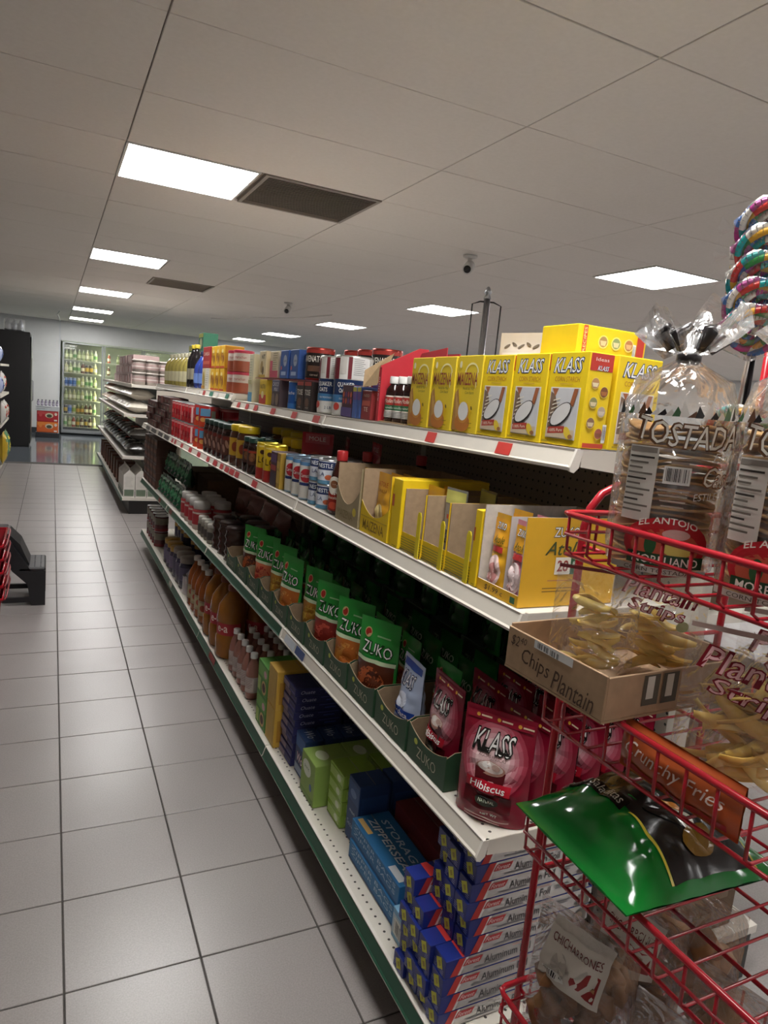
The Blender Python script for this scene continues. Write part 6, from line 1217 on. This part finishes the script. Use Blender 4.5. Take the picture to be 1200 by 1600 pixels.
def basket(z):
    b = MB(); n = 4
    def ring(s_, zz): return [(-.16*s_, -.22*s_, zz), (.16*s_, -.22*s_, zz), (.16*s_, .22*s_, zz), (-.16*s_, .22*s_, zz)]
    r0, r1 = ring(.8, 0), ring(1, .22); b.add(r0+r1, [(3, 2, 1, 0), (0, 1, 5, 4), (1, 2, 6, 5), (2, 3, 7, 6), (3, 0, 4, 7)], RB)
    i0, i1 = ring(.77, .006), ring(.97, .22); b.add(i0+i1, [(0, 1, 2, 3), (4, 5, 1, 0), (5, 6, 2, 1), (6, 7, 3, 2), (7, 4, 0, 3)], RB)
    rm = MB(); P_ = ring(1.02, .222); rm.tube([(p[0], p[1], p[2]) for p in P_], .008, RB, 6, True)
    hd = MB(); hd.tube([(.174, -.22, .222), (.180, -.16, .222), (.180, .16, .222), (.174, .22, .222)], .005, mat('7A1018', 'plastic'), 6)
    sl = MB(); sl.box(.162*.86, .164*.86, -.12, .12, .08, .09, mat('5A0C14', 'plastic'))
    return [('tub', b.mesh('tub')), ('rim', rm.mesh('rim')), ('handle', hd.mesh('handle'))]
PBK = basket(0)
for k in range(5): place(PBK, 'shopping_basket', ['lowest', 'second', 'middle', 'fourth', 'topmost'][k]+' of five nested red shopping baskets at the aisle edge', 'basket', (-.375, 4.02, .001+.068*k), 0, 'stacked red shopping baskets', scale=(1, 1, 1.0))
# ---- goods on the second shelving run
PTUB = jar(.058, .125, 'A1968E', 'B4ACA4', [(.03, .085, 'A8908C'), (.05, .06, 'D2C8C2')], lr=.062, lh=.14, kind='plastic', n=16)
for k in range(4):
    for j in range(2):
        for i in range(2): place(PTUB, 'bucket_tub', ('upper' if j else 'lower')+f' beige tub, {["first", "second", "third", "fourth"][k]} across the far top shelf, '+['front row', 'second row'][i], 'tub', (.79+.125*k, 7.43+.14*i, 1.3155+.1253*j), 0, 'beige tubs')
PPB = gbox(.34, .26, .1, 'B59C98', lambda q: (q.rect(-.15, .02, .05, .08, 'C9B4B0'), q.rect(.08, .02, .15, .08, 'A0605C')))
for k in range(6):
    for j in range(3 if k < 4 else 2): place(PPB, 'tissue_pack', f'{["lowest", "middle", "upper"][j]} dusty pink pack, {ORD[k]} pile past the beige tubs', 'pack', (.87, 7.85+.36*k, 1.3155+.1003*j), AISLE+.05*((j+k) % 3-1), 'dusty pink packs')
PYG = gbox(.16, .12, .2, 'B8A83A', bands(.16, (.02, .09, '8A9A3A'), (.14, .18, 'C84A3A')))
for k in range(3): place(PYG, 'yellow_green_box', ORD[k]+' yellow-green box behind the beige tubs', 'box', (1.36, 7.5+.2*k, 1.3065), AISLE, 'yellow-green boxes')
PRI = bagp('CFC8BA', 'E0DACE', 96, .30, .26, .11); PRI2 = bagp('B89A84', 'A8523A', 97, .30, .24, .1)
def lay(p, n_, l, c, loc, g, yaw=AISLE):
    o_ = place(p, n_, l, c, loc, yaw, g); o_.rotation_euler = (-PI/2, 0, yaw); return o_
for k in range(12):
    for j in range(2): lay(PRI if k < 8 else PRI2, 'rice_bag', (f'{["lower", "upper"][j]} pale bag, {ORD[k]} of the heap on the far third shelf' if k < 8 else f'{["lower", "upper"][j]} orange-brown bag, {ORD[k-8]} past the pale bags'), 'bag', (.67+.02*j, 7.52+.335*k+.02*(j % 2), 1.086+.128*j), 'pale bags on the far shelf' if k < 8 else 'orange-brown bags on the far shelf', AISLE+.04*((j+k) % 3-1))
PBG = bagp('26221F', '7A746C', 98, .30, .26, .12); PBG2 = bagp('4A4642', 'C2BAB0', 99, .30, .26, .12); PBG3 = bagp('35302A', 'A8483A', 88, .30, .26, .12)
for k in range(12):
    for j in range(2): lay((PBG, PBG2, PBG3)[(k+j) % 3], 'bean_bag', f'{["lower", "upper"][j]} dark shiny bag, {ORD[k]} of the heap on the far second shelf', 'bag', (.67+.025*j, 7.52+.335*k+.02*(j % 2), .667+.14*j), 'dark bags on the far shelf', AISLE+.05*((j+k) % 3-1))
def gable(w_=.095, d_=.095, h_=.2):
    b = MB(); m = mat('D8D4CC', 'paper'); b.box(-w_/2, w_/2, -d_/2, d_/2, 0, h_, m, .001)
    b.add([(-w_/2, -d_/2, h_), (w_/2, -d_/2, h_), (w_/2, d_/2, h_), (-w_/2, d_/2, h_), (-w_/2, 0, h_+.045), (w_/2, 0, h_+.045)], [(0, 1, 5, 4), (2, 3, 4, 5), (0, 4, 3), (1, 2, 5)], m)
    b.box(-w_/2, w_/2, -.0015, .0015, h_+.044, h_+.065, m)
    q = PR(flat(d_)); q.rect(-.04, .01, .04, .05, '5A6A5A'); q.lines(-.035, .035, .18, .012, 9, 'A8A49C', .002); q.ell(0, .07, .02, .014, '7A8A6A'); s = PR(sideR(w_)); s.rect(-.04, .012, .04, .07, '6A7A66'); s.lines(-.035, .035, .18, .012, 8, 'A09C94', .002)
    return [('carton', b.mesh('carton')), ('front_print', q.mesh('front_print')), ('side_print', s.mesh('side_print'))]
PGA = gable()
for k in range(5):
    for i in range(4): place(PGA, 'milk_carton', (f'gable-top milk carton, {["first", "second", "third", "fourth"][i]} across the near end of the far bottom shelf' if k == 0 else f'gable-top milk carton, {["first", "second", "third", "fourth"][i]} across, row {["two", "three", "four", "five"][k-1]} from the near end'), 'carton', (.72+.115*i, 7.42+.12*k, .171), AISLE, 'milk cartons', scale=1.15)
PBC = gbox(.2, .2, .24, '5E3A2C', bands(.2, (.03, .08, '8A4A36'), (.08, .15, '6A4232'), (.15, .2, '4A2A22')))
for k in range(9): place(PBC, 'brown_carton', ORD[k]+' brown carton past the milk cartons on the far bottom shelf', 'carton', (.79, 8.13+.4*k, .171), AISLE, 'brown cartons on the far bottom shelf')
# ---- ceiling devices and the chrome pole beyond the shelves
WH = mat('C9C7C4', 'plastic')
def seccam(loc, rz, label):
    b = MB(); b.lathe([(.05, 0), (.05, -.012), (.03, -.02)][::-1], WH, 16); c = MB(); c.tube([(0, 0, -.02), (0, 0, -.05), (0, -.02, -.075)], .014, WH, 8); d = MB(); d.tube([(0, .03, -.06), (0, -.07, -.105)], .036, WH, 14); e = MB(); e.tube([(0, -.0705, -.1052), (0, -.075, -.107)], .026, mat('1A1A1C', 'glossy'), 14)
    place([('mount', b.mesh('mount')), ('arm', c.mesh('arm')), ('housing', d.mesh('housing'), [('lens', e.mesh('lens'))])], 'security_camera', label, 'camera', loc, rz)
seccam((2.62, 4.33, CEIL-.001), -.7, 'small white bullet security camera on the ceiling near the chrome pole')
seccam((2.55, 8.3, CEIL-.001), -.5, 'small white security camera farther along the ceiling above the blue boxes')
pl = empty('spinner_rack', (1.94, 3.0, 0)); props(pl, 'chrome display pole with hanging wire frame rising beyond the shelves', 'display rack')
CR = mat('9A9A9C', 'metal'); b = MB(); b.tube([(0, 0, .03), (0, 0, 1.0), (0, 0, 1.93)], .016, CR, 12); ob('pole', b.mesh('pole'), pl)
b = MB(); b.lathe([(.25, 0), (.25, .02), (.03, .035), (.02, .06)], mat('2A2A2C', 'metal'), 24); ob('base', b.mesh('base'), pl)
b = MB(); b.lathe([(.02, 1.93), (.012, 1.95), (.02, 1.96), (.008, 1.985), (0, 1.99)], CR, 12); ob('finial', b.mesh('finial'), pl)
b = MB(); b.tube([(-.065, .03, 1.1), (-.065, .03, 1.9), (-.03, .015, 1.915), (.03, -.015, 1.915), (.065, -.03, 1.9), (.065, -.03, 1.1)], .004, mat('3A3836', 'metal'), 6); ob('wire_frame', b.mesh('wire_frame'), pl)
